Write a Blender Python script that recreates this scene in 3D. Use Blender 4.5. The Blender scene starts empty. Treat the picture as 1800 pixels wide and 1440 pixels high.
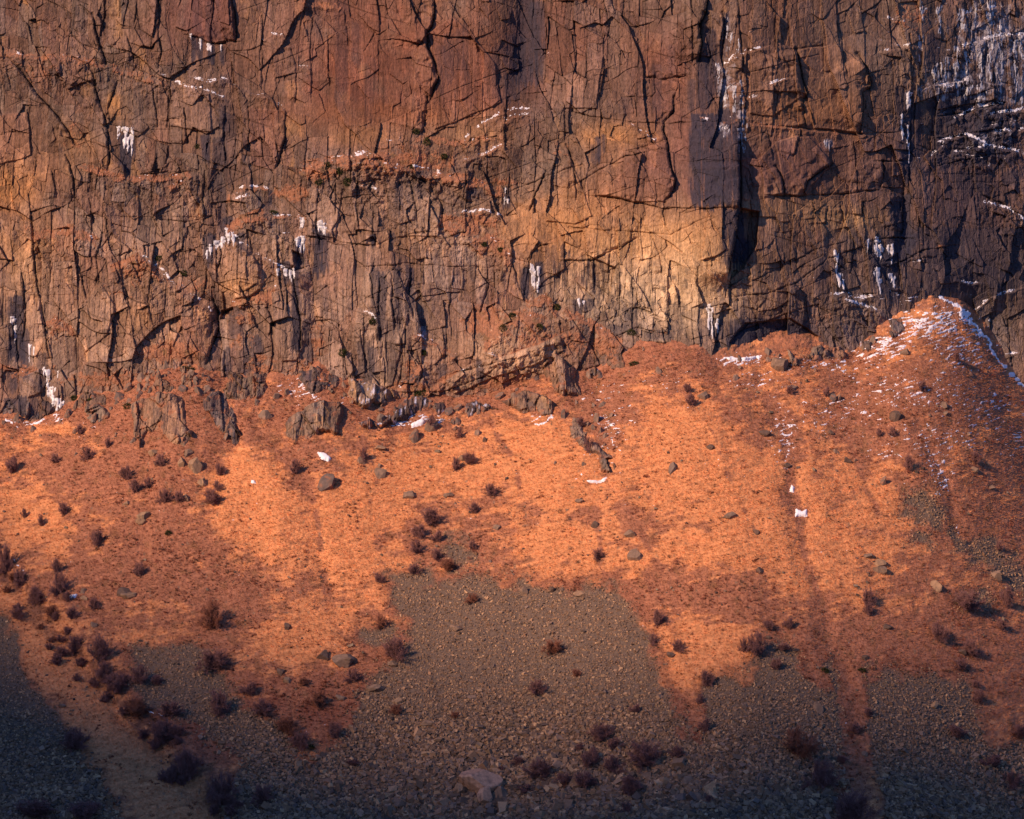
import bpy, math, random
import numpy as np
from mathutils import Vector, Matrix, Euler
R = math.radians
C = bpy.context.scene.collection
rng = np.random.default_rng(7)
random.seed(7)

# ------------------------------------------------------------------ camera, sky, sun, exposure
DC = 700.0                                   # metres from the camera to the foot of the cliff
cam = bpy.data.cameras.new('camera'); co = bpy.data.objects.new('camera', cam); C.objects.link(co)
co.location = (0, -DC, 0); co.rotation_euler = (R(90), 0, 0)
cam.lens = 140.0; cam.sensor_width = 36.0; cam.clip_start = 1.0; cam.clip_end = 12000.0
bpy.context.scene.camera = co
SUN_AZ, SUN_EL = R(43), R(27)                # left of and behind the camera
LDIR = np.array([-math.sin(SUN_AZ)*math.cos(SUN_EL), -math.cos(SUN_AZ)*math.cos(SUN_EL), math.sin(SUN_EL)])
w = bpy.data.worlds.new('World'); bpy.context.scene.world = w; w.use_nodes = True
nt = w.node_tree; bg = nt.nodes['Background']; sky = nt.nodes.new('ShaderNodeTexSky')
sky.sky_type = 'NISHITA'; sky.sun_disc = False; sky.sun_elevation = SUN_EL
sky.sun_rotation = math.atan2(LDIR[0], LDIR[1]); sky.ozone_density = 4.0; sky.dust_density = 0.6; sky.air_density = 1.2
tint = nt.nodes.new('ShaderNodeMix'); tint.data_type = 'RGBA'; tint.blend_type = 'MULTIPLY'; tint.inputs[0].default_value = 1.0
tint.inputs[7].default_value = (0.50, 0.76, 1.36, 1); nt.links.new(sky.outputs[0], tint.inputs[6])
nt.links.new(tint.outputs[2], bg.inputs[0]); bg.inputs[1].default_value = 0.09
sl = bpy.data.lights.new('sun', 'SUN'); so = bpy.data.objects.new('sun', sl); C.objects.link(so)
sl.energy = 4.8; sl.angle = R(0.8); sl.color = (1.0, 0.70, 0.50)
so.rotation_euler = Vector(LDIR).to_track_quat('Z', 'Y').to_euler()
vs = bpy.context.scene.view_settings
vs.view_transform = 'Standard'; vs.look = 'None'; vs.gamma = 1; vs.use_curve_mapping = False; vs.exposure = 0.12

# ------------------------------------------------------------------ numpy noise
def h2(ix, iy, s):
    with np.errstate(over='ignore'):
        a = ix.astype(np.int64).astype(np.uint32)*np.uint32(374761393) + iy.astype(np.int64).astype(np.uint32)*np.uint32(668265263) + np.uint32((s*974634777) & 0xffffffff)
        a = (a ^ (a >> np.uint32(13)))*np.uint32(1274126177); a = (a ^ (a >> np.uint32(16)))*np.uint32(2246822519)
        a = a ^ (a >> np.uint32(15))
    return a.astype(np.float64)/4294967295.0
def pn(x, y, s=0):                            # gradient noise, about -0.7..0.7
    x0 = np.floor(x); y0 = np.floor(y); fx = x-x0; fy = y-y0
    ux = fx*fx*fx*(fx*(fx*6-15)+10); uy = fy*fy*fy*(fy*(fy*6-15)+10)
    def g(i, j):
        a = h2(x0+i, y0+j, s)*6.2831853
        return np.cos(a)*(fx-i)+np.sin(a)*(fy-j)
    a = g(0,0); b = g(1,0); c = g(0,1); d = g(1,1)
    return (a+(b-a)*ux)*(1-uy)+(c+(d-c)*ux)*uy
def fbm(x, y, s=0, o=4, g=0.5):
    r = 0; a = 1; t = 0
    for i in range(o):
        r = r+a*pn(x, y, s+i*17); t += a; a *= g; x = x*2.03+11.3; y = y*2.03-7.1
    return r/t*1.6
def voro(x, y, s, jit=0.85):                  # nearest cell: F1, F2, random id, offset from its centre
    x0 = np.floor(x); y0 = np.floor(y)
    f1 = np.full(x.shape, 9.0); f2 = np.full(x.shape, 9.0); cid = np.zeros(x.shape); ox = np.zeros(x.shape); oy = np.zeros(x.shape)
    for i in (-1,0,1):
        for j in (-1,0,1):
            cx = x0+i; cy = y0+j
            px = cx+0.5+jit*(h2(cx,cy,s)-0.5); py = cy+0.5+jit*(h2(cx,cy,s+1)-0.5)
            dx = x-px; dy = y-py; d = dx*dx+dy*dy
            m = d < f1
            f2 = np.where(m, f1, np.minimum(f2, d))
            f1 = np.where(m, d, f1); cid = np.where(m, h2(cx,cy,s+2), cid); ox = np.where(m, dx, ox); oy = np.where(m, dy, oy)
    return np.sqrt(f1), np.sqrt(f2), cid, ox, oy
def hid(c, k): return np.modf(c*(913.7+k*71.3)+k*0.37)[0]
def ss(a, b, x):
    t = np.clip((x-a)/(b-a), 0, 1); return t*t*(3-2*t)
def mix(a, b, t): return a+(b-a)*t
def mixc(col, c, t): return col+(np.array(c)-col)*t[..., None]

# photograph pixel <-> world: 10 px = 1 m at the foot of the cliff
def proj(x, y, z):
    d = 7000.0/(DC+y); return 900+x*d, 720-z*d
def unproj(u, v, y): k = (DC+y)/7000.0; return (u-900)*k, (720-v)*k

# ------------------------------------------------------------------ helpers for meshes and tags
def tag(o, label=None, cat=None, group=None, kind=None):
    if label: o['label'] = label
    if cat: o['category'] = cat
    if group: o['group'] = group
    if kind: o['kind'] = kind
    return o
def mesh_obj(name, verts, faces, mat, col=None, parent=None, smooth=False, nside=None):
    me = bpy.data.meshes.new(name)
    verts = np.asarray(verts, dtype=np.float32); faces = np.asarray(faces, dtype=np.int32)
    n = faces.shape[1]
    me.vertices.add(len(verts)); me.vertices.foreach_set('co', verts.ravel())
    me.loops.add(faces.size); me.loops.foreach_set('vertex_index', faces.ravel())
    me.polygons.add(len(faces)); me.polygons.foreach_set('loop_start', np.arange(0, faces.size, n, dtype=np.int32))
    me.polygons.foreach_set('loop_total', np.full(len(faces), n, dtype=np.int32))
    me.update(calc_edges=True)
    me.polygons.foreach_set('use_smooth', np.full(len(faces), bool(smooth)))
    if col is not None:
        a = me.color_attributes.new('Col', 'FLOAT_COLOR', 'POINT')
        c = np.ones((len(verts), 4), dtype=np.float32); c[:, :3] = np.clip(col, 0.004, 0.95); a.data.foreach_set('color', c.ravel())
    me.materials.append(mat)
    o = bpy.data.objects.new(name, me); C.objects.link(o)
    if parent: o.parent = parent
    return o
def grid_faces(nr, nc):
    i = np.arange(nr-1)[:, None]*nc+np.arange(nc-1)[None, :]
    return np.stack([i, i+1, i+nc+1, i+nc], -1).reshape(-1, 4)

# ------------------------------------------------------------------ materials
def mat_attr(name, rough=0.92, nscale=3.0, namt=0.35, bscale=4.0, bump=0.5, bdist=0.08, spec=0.25, stretch=(1,1,1), sss=0.0):
    m = bpy.data.materials.new(name); m.use_nodes = True; t = m.node_tree; N = t.nodes; L = t.links
    b = N['Principled BSDF']; b.inputs['Roughness'].default_value = rough; b.inputs['Specular IOR Level'].default_value = spec
    a = N.new('ShaderNodeAttribute'); a.attribute_name = 'Col'
    tc = N.new('ShaderNodeTexCoord'); mp = N.new('ShaderNodeMapping'); mp.inputs['Scale'].default_value = stretch
    L.new(tc.outputs['Object'], mp.inputs[0])
    n = N.new('ShaderNodeTexNoise'); n.inputs['Scale'].default_value = nscale; n.inputs['Detail'].default_value = 6; n.inputs['Roughness'].default_value = 0.7
    L.new(mp.outputs[0], n.inputs['Vector'])
    mr = N.new('ShaderNodeMapRange'); mr.inputs[1].default_value = 0.25; mr.inputs[2].default_value = 0.75
    mr.inputs[3].default_value = 1-namt; mr.inputs[4].default_value = 1+namt; L.new(n.outputs[0], mr.inputs[0])
    vm = N.new('ShaderNodeVectorMath'); vm.operation = 'SCALE'; L.new(a.outputs['Color'], vm.inputs[0]); L.new(mr.outputs[0], vm.inputs['Scale'])
    L.new(vm.outputs[0], b.inputs['Base Color'])
    n2 = N.new('ShaderNodeTexNoise'); n2.inputs['Scale'].default_value = bscale; n2.inputs['Detail'].default_value = 5; L.new(mp.outputs[0], n2.inputs['Vector'])
    bp = N.new('ShaderNodeBump'); bp.inputs['Strength'].default_value = bump; bp.inputs['Distance'].default_value = bdist
    L.new(n2.outputs[0], bp.inputs['Height']); L.new(bp.outputs[0], b.inputs['Normal'])
    if sss: b.inputs['Subsurface Weight'].default_value = sss; b.inputs['Subsurface Radius'].default_value = (0.3,0.35,0.4)
    return m
def mat_plain(name, col, col2, rough=0.9, scale=6.0):
    m = bpy.data.materials.new(name); m.use_nodes = True; t = m.node_tree; N = t.nodes; L = t.links
    b = N['Principled BSDF']; b.inputs['Roughness'].default_value = rough; b.inputs['Specular IOR Level'].default_value = 0.2
    tc = N.new('ShaderNodeTexCoord'); n = N.new('ShaderNodeTexNoise'); n.inputs['Scale'].default_value = scale; n.inputs['Detail'].default_value = 4
    L.new(tc.outputs['Object'], n.inputs['Vector'])
    cr = N.new('ShaderNodeMix'); cr.data_type = 'RGBA'; cr.inputs[6].default_value = (*col, 1); cr.inputs[7].default_value = (*col2, 1)
    L.new(n.outputs[0], cr.inputs[0]); L.new(cr.outputs[2], b.inputs['Base Color'])
    return m
M_rock = mat_attr('rock', nscale=3.2, namt=0.45, bscale=4.0, bump=0.9, bdist=0.14, stretch=(1.3,1.3,0.5))
M_stone = mat_attr('stone', nscale=2.5, namt=0.3, bscale=5, bump=0.5, bdist=0.05)
M_turf = mat_attr('turf', nscale=2.2, namt=0.25, bscale=3.0, bump=0.7, bdist=0.2)
M_grass = mat_attr('grass_blades', nscale=1.0, namt=0.25, bump=0.0)
M_snow = mat_attr('snow', rough=0.7, nscale=1.0, namt=0.06, bscale=3, bump=0.3, bdist=0.05, spec=0.3)
M_ice = mat_attr('ice', rough=0.35, nscale=2.0, namt=0.22, bscale=3, bump=0.5, bdist=0.08, spec=0.5, stretch=(2,2,0.4))
M_twig = mat_plain('bark_purple', (0.20,0.095,0.085), (0.33,0.16,0.14))
M_twigr = mat_plain('bark_red', (0.26,0.10,0.065), (0.36,0.15,0.09))
M_stem = mat_plain('bark_pale', (0.14,0.09,0.07), (0.24,0.17,0.14))
M_jun = mat_plain('juniper_needles', (0.03,0.035,0.012), (0.07,0.07,0.02))
M_ridge = mat_plain('far_rock', (0.10,0.08,0.07), (0.2,0.16,0.13), scale=0.01)
# ------------------------------------------------------------------ where things are (photo pixels at the cliff face)
# cracks drawn downwards: half-width, step in metres (left side proud), fall-off, points
CR = '''2.2 .5 60 210 -20 212 10 210 32;2.2 .5 50 240 -20 239 15 237 42;3 1.0 60 163 25 168 55 178 85 187 112;2 .6 50 224 62 230 90 240 115 233 128
2.5 .8 60 277 0 278 60 283 90 279 120;3 1.4 80 404 -20 407 6 413 25 415 60 415 73;2.6 .8 50 207 143 192 180 187 205;3 1.0 70 163 125 168 165 180 200 188 230 192 270 190 300
1.6 .5 50 48 193 54 233 55 273;3 1.2 60 10 97 35 122 67 167 97 200 117 227 133 256;2.4 .8 60 115 273 128 310 132 350;2 .6 50 157 350 165 392
2 .6 40 267 150 273 193 278 223;1.5 .5 40 297 167 295 223;2.2 .7 60 397 187 393 235 395 285;1.8 .7 60 435 187 438 233 430 283;2.2 .9 60 500 213 500 240 487 290
1.8 .6 60 513 87 520 117 518 180;1.8 .4 60 462 27 462 110 459 160;1.5 .4 40 550 30 545 90 548 180;2 .5 60 575 60 578 150;1.6 .4 50 606 20 612 80
3.2 1.6 110 767 -20 764 20 760 45 749 58 751 80 759 100 771 135 762 155 758 175;3.2 1.2 70 751 172 748 200 741 233;1.6 .4 50 678 0 682 25 697 50 706 62;1.5 .3 50 658 60 640 90
1.6 .4 50 1062 0 1066 35 1072 50 1064 75;2 .5 60 991 175 994 200 993 250;2.6 .9 70 995 255 1007 290 1009 320 1012 350;3.4 1.3 90 1185 170 1183 196 1168 212 1165 228 1173 250 1178 290 1187 315 1184 335 1170 352
1.6 .5 50 1110 168 1115 200;1.6 .5 40 1151 133 1152 160 1146 170;1.6 .4 40 1110 265 1135 300 1150 340;1.6 .4 40 1090 300 1100 330;2 .5 50 957 0 960 60 958 100;2 .6 60 1215 -20 1216 50 1218 110
4 2.2 60 1247 -10 1240 20 1229 45 1232 80 1228 110;2.5 .8 50 1270 20 1272 60 1268 100;2.5 .8 60 1297 0 1300 60 1305 100 1302 180 1303 260;3 1.8 90 1300 285 1301 320 1301 372
5 4.2 240 1300 250 1301 310 1298 360 1294 400 1288 440 1280 480;2 .7 60 1310 310 1316 335 1322 350;4.5 1.8 100 1399 85 1404 110 1410 140 1417 165 1412 175;3 .9 60 1410 178 1411 200 1415 222
1.8 .5 40 1417 178 1425 200 1432 220;1.8 .5 50 1357 100 1360 160 1363 205;4.5 1.7 100 1508 95 1520 120 1530 145 1529 155 1515 162 1517 190 1514 215 1511 234;1.8 .5 50 1472 40 1480 70 1482 110 1490 135
3.4 1.2 80 1362 290 1374 312 1380 344;3.6 1.2 60 1463 288 1440 302 1418 320 1411 344;3 1.1 70 1552 284 1552 310 1549 330;2 .6 60 1408 230 1402 250 1395 275;1.6 .5 60 1502 250 1505 300 1508 340
2.2 .7 60 1597 60 1600 130 1602 200 1600 280 1598 340;3 1.2 60 1590 340 1588 400 1586 410;1.8 .5 40 1350 230 1360 280;1.6 .5 50 1545 240 1560 262 1580 290
2.4 .8 40 1455 365 1450 385 1450 395;2.4 .8 40 1478 365 1480 380 1476 395;1.8 .6 40 1517 350 1515 380;1.8 .5 40 1430 365 1432 385
3.4 1.3 60 375 525 380 548 383 575 372 605 363 640;2.6 .9 50 385 430 392 445 385 470;2.8 1.0 50 462 450 463 470 460 490;3 1.4 80 528 610 528 560 522 520 515 470;2.2 .7 50 471 540 477 565 473 590
2.6 .9 60 40 480 42 520 44 560 40 600;2.4 .9 60 55 380 58 430 62 480 72 540 80 590 88 630;2 .6 50 20 560 28 600 34 650;2.4 .8 50 395 620 393 650 395 665;2 .6 60 180 410 170 450 175 500;2 .5 60 240 430 246 480;1.8 .5 60 310 420 305 470
1.8 .5 60 300 600 296 640;2 .6 50 335 585 330 610 337 640;2 .7 60 420 500 430 520 428 545;2 .6 60 440 420 445 445;2.5 .8 50 768 340 777 365 778 395 765 402;1.6 .5 40 757 330 770 350;2 .5 60 650 470 655 510 664 560 668 600
2.4 .7 60 668 490 665 540 670 600;2.2 .6 60 690 480 688 530 695 580;2.4 .8 60 722 480 718 520 728 560;2 .6 60 745 465 748 500;2.4 .9 60 860 500 850 530 845 550;2 .6 50 900 460 912 500 925 530;1.8 .5 50 800 470 790 540 795 600
2 .6 60 705 590 708 640 700 680;2 .6 60 640 560 640 620 650 670;2 .7 60 735 620 742 650 740 670;2 .5 50 786 590 783 630;2 .6 50 560 330 556 400 565 440;2 .5 50 590 320 590 380;2 .5 50 630 300 625 370 633 415;2 .5 50 655 360 655 412;2.4 1.0 30 660 413 660 430
2 .5 50 700 320 703 370;2 .5 50 720 320 735 390;1.8 .5 50 820 310 815 350;2 .6 50 1150 420 1160 450 1165 480;2 .5 40 1073 443 1070 480;2 .6 40 1046 460 1046 510;2 .6 50 1170 355 1165 375 1170 395;1.8 .4 50 1245 420 1250 470
2.6 1.0 40 325 190 327 225 330 250;2 .6 50 360 300 355 350 362 390;2 .5 50 90 300 100 350;2 .5 50 140 470 150 520 160 560;2 .6 50 220 500 232 560;2 .5 50 260 520 270 580;2 .6 60 1000 545 1012 570 1040 610 1060 650;1.8 .5 40 985 560 988 600
2.2 .7 60 960 300 940 340 930 370;1.6 .4 50 830 180 845 200;2 .7 50 886 190 888 205;2 .6 40 1700 560 1705 620;2 .6 40 1722 560 1726 625;2 .6 40 1745 550 1748 640;2 .6 40 1775 560 1780 650;2 .6 40 1680 80 1690 160;2 .6 40 1745 120 1748 180
2 .6 50 1640 230 1636 320;2 .5 50 1540 400 1545 470;2 .6 50 1500 420 1495 480'''
# roofs drawn left to right: upper side proud
RF = '''2 1.0 40 325 60 345 66 355 72 370 76 392 76 400 70 415 72;1.8 .8 40 190 210 208 222 225 225 243 232;1.5 .4 40 268 228 305 226;1.6 .5 40 165 45 203 52;2.2 1.0 50 1046 344 1090 350 1130 358 1167 366;2 .6 40 1168 355 1170 366 1200 366 1240 368 1298 368
3 1.2 60 1142 134 1170 138 1200 134;1.8 .6 40 1108 168 1130 170 1148 168;1.6 .6 60 1005 195 1040 205 1090 212 1130 215 1168 216 1230 214 1300 212;2 .6 50 1320 215 1360 220 1420 226 1470 233 1511 236 1590 230
2.4 .9 60 1352 343 1400 346 1450 343 1496 340 1540 334;2.4 .9 60 993 458 1043 458 1060 450 1073 443 1100 430 1120 420;2.6 .8 40 890 450 915 458 933 463;2.4 .9 30 933 463 936 445 950 432 960 430;2 .6 30 1395 85 1420 84 1440 80
2 .8 40 1550 283 1565 283 1585 282;2.4 1.0 40 1540 420 1580 416 1610 420;2.2 .8 40 1300 520 1350 515 1400 495 1430 475 1455 455 1510 435;2 .7 50 1260 600 1320 575 1400 545 1440 535;1.8 .5 50 1310 500 1370 470 1430 440 1480 425
2.4 1.2 40 1140 600 1170 602 1210 612 1225 606;2 .7 40 1100 600 1080 590 1120 575 1150 580;2 .6 60 1000 400 1060 405 1120 408 1180 412 1240 385;2 .7 40 640 430 660 432 690 420 740 408;2.2 .8 50 800 655 860 640 900 630;2 .8 40 700 690 780 688 800 680
1.8 .6 60 540 415 600 425 640 430;2 .6 60 640 470 720 462 800 468 850 470;2.4 1.0 40 500 470 520 476 535 470;2 .7 40 405 505 425 515 450 500;2 .6 50 1655 290 1700 280 1760 270;2.5 1.0 40 1660 200 1700 196 1760 180;2.2 .9 40 1650 240 1700 235 1760 225
2.4 .9 40 1730 345 1760 355 1800 380;2 .7 60 1560 470 1620 440 1680 430;2 .6 60 1000 330 1050 300 1100 275 1160 262;2 .5 60 890 340 960 310 1020 290;1.6 .4 60 1100 265 1150 255 1170 245;2.4 1.0 60 800 680 850 662 880 640;1.8 .6 40 110 240 160 250 190 262
1.6 .5 60 60 135 120 130 170 150;2 .7 60 250 305 300 302 330 300;1.8 .6 60 270 385 330 390 370 380;1.4 .3 80 720 20 760 70 800 90;1.4 .35 90 600 350 640 345 700 350;1.5 .5 60 1310 130 1400 105 1440 95;1.4 .4 60 1480 150 1520 140;2 .6 30 1320 290 1345 294'''
# ledges drawn left to right: shelf width px, step out below in metres, snow 0..1, grass 0..1
LG = '''10 1.6 .25 .7 0 88 60 96 130 101 187 112 233 125 290 140;8 1.4 .75 .4 285 130 330 150 370 158 395 170;5 1 .8 .3 330 130 365 142 395 135;6 1.2 .45 .3 395 135 437 160 470 168;4 .6 .1 .3 470 168 500 192 560 205 640 222 700 236
8 1.5 .6 .8 400 345 430 325 460 327 470 332;6 1.2 .7 .6 415 348 435 342;7 1.3 .6 .7 465 372 490 378 520 380 555 376;14 1.6 .45 .8 530 300 560 285 590 275 640 270 665 268;12 2.0 .6 .9 620 275 640 272 660 270;6 1.2 .7 .5 680 247 700 244 710 244
14 1.4 .4 .7 600 290 680 285 760 300 820 310;8 1.2 .7 .5 655 285 690 290 730 300;6 1 .7 .5 625 325 660 333;14 1.8 .35 .9 760 305 810 310 850 320 880 330;7 1.3 .8 .7 800 372 830 370 850 368 870 374 885 378;16 2 .2 1 780 385 820 400 870 420 900 450
8 1.3 .85 .3 820 240 845 215 875 200 910 188 932 190;6 1 .5 .6 880 215 910 200 930 200;6 1.1 .6 .6 815 280 850 270 885 250;10 1.6 .25 .9 740 240 780 245 820 250 850 240;10 1.6 .6 .4 500 410 515 410 530 408;6 1 .5 .3 485 502 510 505
8 1.5 .8 .4 405 405 425 425 445 440 475 455 505 472;12 2.2 .6 .6 255 450 280 470 300 490 330 510 350 525 372 545;8 1.3 .3 .7 370 548 390 550 410 548;14 1.6 .1 1 410 530 440 520 465 515;8 1.4 .5 .8 735 590 760 600 780 615 800 623;12 2.2 .3 .9 700 685 720 660 740 640
10 2 .15 1 740 690 790 660 850 640 900 620 990 585;18 2.4 .1 1 850 600 880 560 920 550 960 560;12 1.8 .2 1 930 530 960 520 980 540;14 2 .2 .9 1000 545 1050 570 1090 600;6 1.3 .6 .5 1110 215 1160 250;6 1.2 .8 .2 1255 125 1290 98 1335 85;5 1 .6 .2 1350 148 1380 138
6 1.2 .5 .3 1495 13 1515 15;10 2 .3 .5 1230 208 1260 212 1300 205;5 1.2 .3 .7 1320 215 1400 225 1470 232;8 1.8 .9 .1 1460 515 1490 515 1510 520 1530 516;8 1.8 .9 .3 1485 525 1520 535 1545 545;6 1.4 1 .1 1690 80 1740 65 1800 60;8 2.2 1 .1 1680 205 1720 185 1760 180
8 2.2 1 .1 1660 240 1700 235 1730 250;8 2 1 .1 1700 260 1740 255 1790 265;8 2 1 .1 1740 200 1770 195 1800 190;7 1.6 .9 .1 1750 230 1800 225;6 1.4 .8 .1 1680 265 1720 275 1740 290;8 2 1 .1 1730 355 1755 360 1775 365 1800 385;5 1.2 .8 0 1640 145 1670 150 1700 135
5 1 .8 .1 1690 492 1705 497 1718 494;5 1.2 .7 .1 1700 560 1740 520 1790 505;5 1 .8 .1 1640 270 1660 250;5 1.2 .8 .1 1625 455 1600 460;6 1.4 .9 .1 1750 620 1790 618;5 1 .7 .1 1720 600 1735 590;4 1 .6 .1 1745 560 1760 570;10 2 .2 .9 150 290 220 310 300 308 330 303
8 1.4 .4 .8 300 325 330 308;14 1.8 .1 .9 60 410 130 400 170 420;10 1.4 .1 .9 80 570 100 560 130 580;10 1.4 .1 1 200 470 240 450 280 480;16 2 0 1 400 400 430 380 460 370;6 1 .5 .5 640 545 660 560;4 .8 .6 .1 860 620 880 625;6 1.2 .3 .7 260 470 240 460;7 1.2 .4 .9 0 640 40 655 70 675
6 1 .6 .4 1300 170 1330 170;6 1 .7 .1 1560 30 1600 40;6 1 .7 .2 1550 90 1600 80;6 1 .8 .1 1700 20 1760 10;4 .8 .6 .1 465 68 480 60 500 62;4 .8 .5 .1 490 80 505 78;4 .8 .6 .1 525 115 540 116;6 1 .4 .2 950 95 965 88 975 100;10 1.4 0 .8 540 0 570 5 600 8'''
# dark wet streaks, plus painted shade in the recesses, overhang and right wall: u, v0, v1, half-width, strength
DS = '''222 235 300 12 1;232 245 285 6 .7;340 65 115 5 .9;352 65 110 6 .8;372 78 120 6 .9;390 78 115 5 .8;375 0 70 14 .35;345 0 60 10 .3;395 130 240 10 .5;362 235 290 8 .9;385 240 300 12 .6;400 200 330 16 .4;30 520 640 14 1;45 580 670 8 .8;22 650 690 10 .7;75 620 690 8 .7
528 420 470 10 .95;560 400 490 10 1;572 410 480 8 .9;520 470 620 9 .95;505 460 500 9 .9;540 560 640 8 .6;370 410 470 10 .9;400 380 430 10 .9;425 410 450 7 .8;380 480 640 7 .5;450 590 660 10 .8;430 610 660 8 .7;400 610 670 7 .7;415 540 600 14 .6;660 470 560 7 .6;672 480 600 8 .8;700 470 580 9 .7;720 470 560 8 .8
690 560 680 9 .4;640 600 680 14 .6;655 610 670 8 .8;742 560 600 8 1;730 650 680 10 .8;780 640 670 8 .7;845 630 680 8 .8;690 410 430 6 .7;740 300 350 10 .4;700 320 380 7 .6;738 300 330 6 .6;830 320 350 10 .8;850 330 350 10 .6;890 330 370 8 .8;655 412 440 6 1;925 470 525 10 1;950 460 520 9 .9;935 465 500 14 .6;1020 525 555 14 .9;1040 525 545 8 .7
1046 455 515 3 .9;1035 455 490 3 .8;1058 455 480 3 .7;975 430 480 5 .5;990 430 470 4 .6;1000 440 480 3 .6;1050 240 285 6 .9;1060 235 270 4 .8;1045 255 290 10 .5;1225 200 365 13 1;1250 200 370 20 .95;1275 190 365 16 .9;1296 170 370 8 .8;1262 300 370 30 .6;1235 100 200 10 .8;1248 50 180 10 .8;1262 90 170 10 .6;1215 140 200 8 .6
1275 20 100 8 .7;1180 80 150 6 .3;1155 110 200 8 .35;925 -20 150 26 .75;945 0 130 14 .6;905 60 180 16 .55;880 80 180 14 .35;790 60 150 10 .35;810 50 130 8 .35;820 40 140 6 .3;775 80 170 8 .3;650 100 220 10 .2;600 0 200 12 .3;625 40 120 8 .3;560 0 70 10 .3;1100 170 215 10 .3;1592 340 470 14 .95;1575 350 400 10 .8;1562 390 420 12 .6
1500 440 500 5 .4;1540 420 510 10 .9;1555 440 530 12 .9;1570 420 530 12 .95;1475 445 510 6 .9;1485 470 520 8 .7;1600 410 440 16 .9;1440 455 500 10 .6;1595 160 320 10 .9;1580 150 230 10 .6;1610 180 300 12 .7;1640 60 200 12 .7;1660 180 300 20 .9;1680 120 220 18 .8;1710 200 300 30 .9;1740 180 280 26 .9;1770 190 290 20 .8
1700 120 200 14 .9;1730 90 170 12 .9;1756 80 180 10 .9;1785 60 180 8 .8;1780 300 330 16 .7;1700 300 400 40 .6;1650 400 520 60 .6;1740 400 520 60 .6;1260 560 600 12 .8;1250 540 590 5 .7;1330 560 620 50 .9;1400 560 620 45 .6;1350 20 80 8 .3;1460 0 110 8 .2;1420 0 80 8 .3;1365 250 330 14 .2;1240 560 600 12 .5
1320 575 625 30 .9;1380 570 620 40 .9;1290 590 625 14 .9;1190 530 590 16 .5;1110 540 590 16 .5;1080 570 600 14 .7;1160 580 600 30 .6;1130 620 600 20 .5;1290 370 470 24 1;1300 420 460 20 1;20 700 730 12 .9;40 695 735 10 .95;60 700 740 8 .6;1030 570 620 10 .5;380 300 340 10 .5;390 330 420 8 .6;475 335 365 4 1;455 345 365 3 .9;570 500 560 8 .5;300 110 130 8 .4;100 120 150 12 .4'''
# frozen falls: label first, then strands u v0 v1 half-width
IC = '''cream icicle fall over a black streak under the upper left roof|208 222 248 5,220 223 265 7,232 225 272 5,226 240 268 5
row of small icicles under the square roof of the top left slab|335 60 74 2,351 68 90 3,366 76 92 6,370 80 96 3,388 78 94 3
white ice column right of the long diagonal snow ledge|530 382 405 6,534 386 400 4
frozen fall above the black pocket left of the twin ice columns|524 418 440 4,530 415 452 6,536 420 448 4
short broad ice tongue beside the white ice column|562 390 412 6,570 392 416 6,566 388 410 4
fringe of icicles hanging over the striped slab|490 472 488 4,504 473 490 5,512 474 496 6,518 472 492 4
curved ice apron left of the round boulder slab|366 440 458 4,372 430 450 5,382 422 442 6,392 416 438 6,402 410 432 5,412 412 434 6,398 400 412 5
tall thin ice strand low on the far left cliff|22 556 572 6,26 560 600 4,52 605 640 3,60 610 630 3
white frozen fall spilling onto the grass at lower left|78 645 665 3,84 650 700 6,92 680 715 8,100 700 728 8,108 705 728 5
ice streak above the lower left crag|102 650 668 3
bright white forked icefall beside the ochre arch|936 464 505 5,940 470 512 4,948 468 498 5,946 495 516 4
small icicle below the ochre arch|1019 524 545 4,1027 528 540 3
thin icefall at the foot of the pale alcove|1247 535 575 5,1252 540 595 4,1262 560 590 4,1246 560 580 4
tall narrow icefall on the dark lower right wall|1466 440 465 3,1470 445 490 4,1475 480 510 6,1482 490 512 4
broad upper icefall on the dark lower right wall|1541 416 450 8,1547 430 462 5,1525 420 445 3
lower half of the broad icefall on the dark right wall|1542 470 500 7,1546 490 520 4
ice curtain right of the broad icefall|1563 430 450 6,1569 428 462 5,1566 480 498 6,1572 485 510 5
white column hanging in the upper right wall|1597 162 194 6,1594 165 185 4
thin ice ribbon below the upper right white column|1585 200 228 3,1586 225 250 4,1596 220 260 3,1598 250 290 2
long frosted gully fall between the upper right slabs|1278 30 70 5,1284 60 100 6,1296 70 110 5,1262 110 165 8,1275 150 190 14,1290 150 200 9,1303 140 215 5,1305 210 262 6,1300 225 260 5,1308 250 275 5,1312 215 250 4
frosted patch under the dark purple slab ledge|1265 218 232 8,1274 222 248 6,1280 220 236 5
small frost splash on the red slab|1452 245 262 6,1458 250 268 5
frosted rock face in the top right corner|1620 0 40 10,1650 10 60 10,1690 15 70 12,1715 0 50 10,1740 0 90 12,1760 30 80 12,1745 60 90 16
grey ice curtains below the top right corner ledge|1650 110 180 9,1662 100 170 10,1680 80 170 10,1700 90 190 9,1724 90 150 8,1740 90 160 7,1760 75 170 8,1785 70 180 9,1796 60 190 8,1720 150 190 14,1700 150 185 14,1660 150 180 12
pale ice veils above the snowy shelves at right|1685 130 170 8,1640 110 150 8,1730 160 185 10,1615 60 110 8
icicles in the small cave right of the mossy dome|888 328 342 3,886 345 360 3,892 350 362 3
icy smear left of the mossy dome ledge|705 315 326 3,770 315 322 3'''
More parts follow.
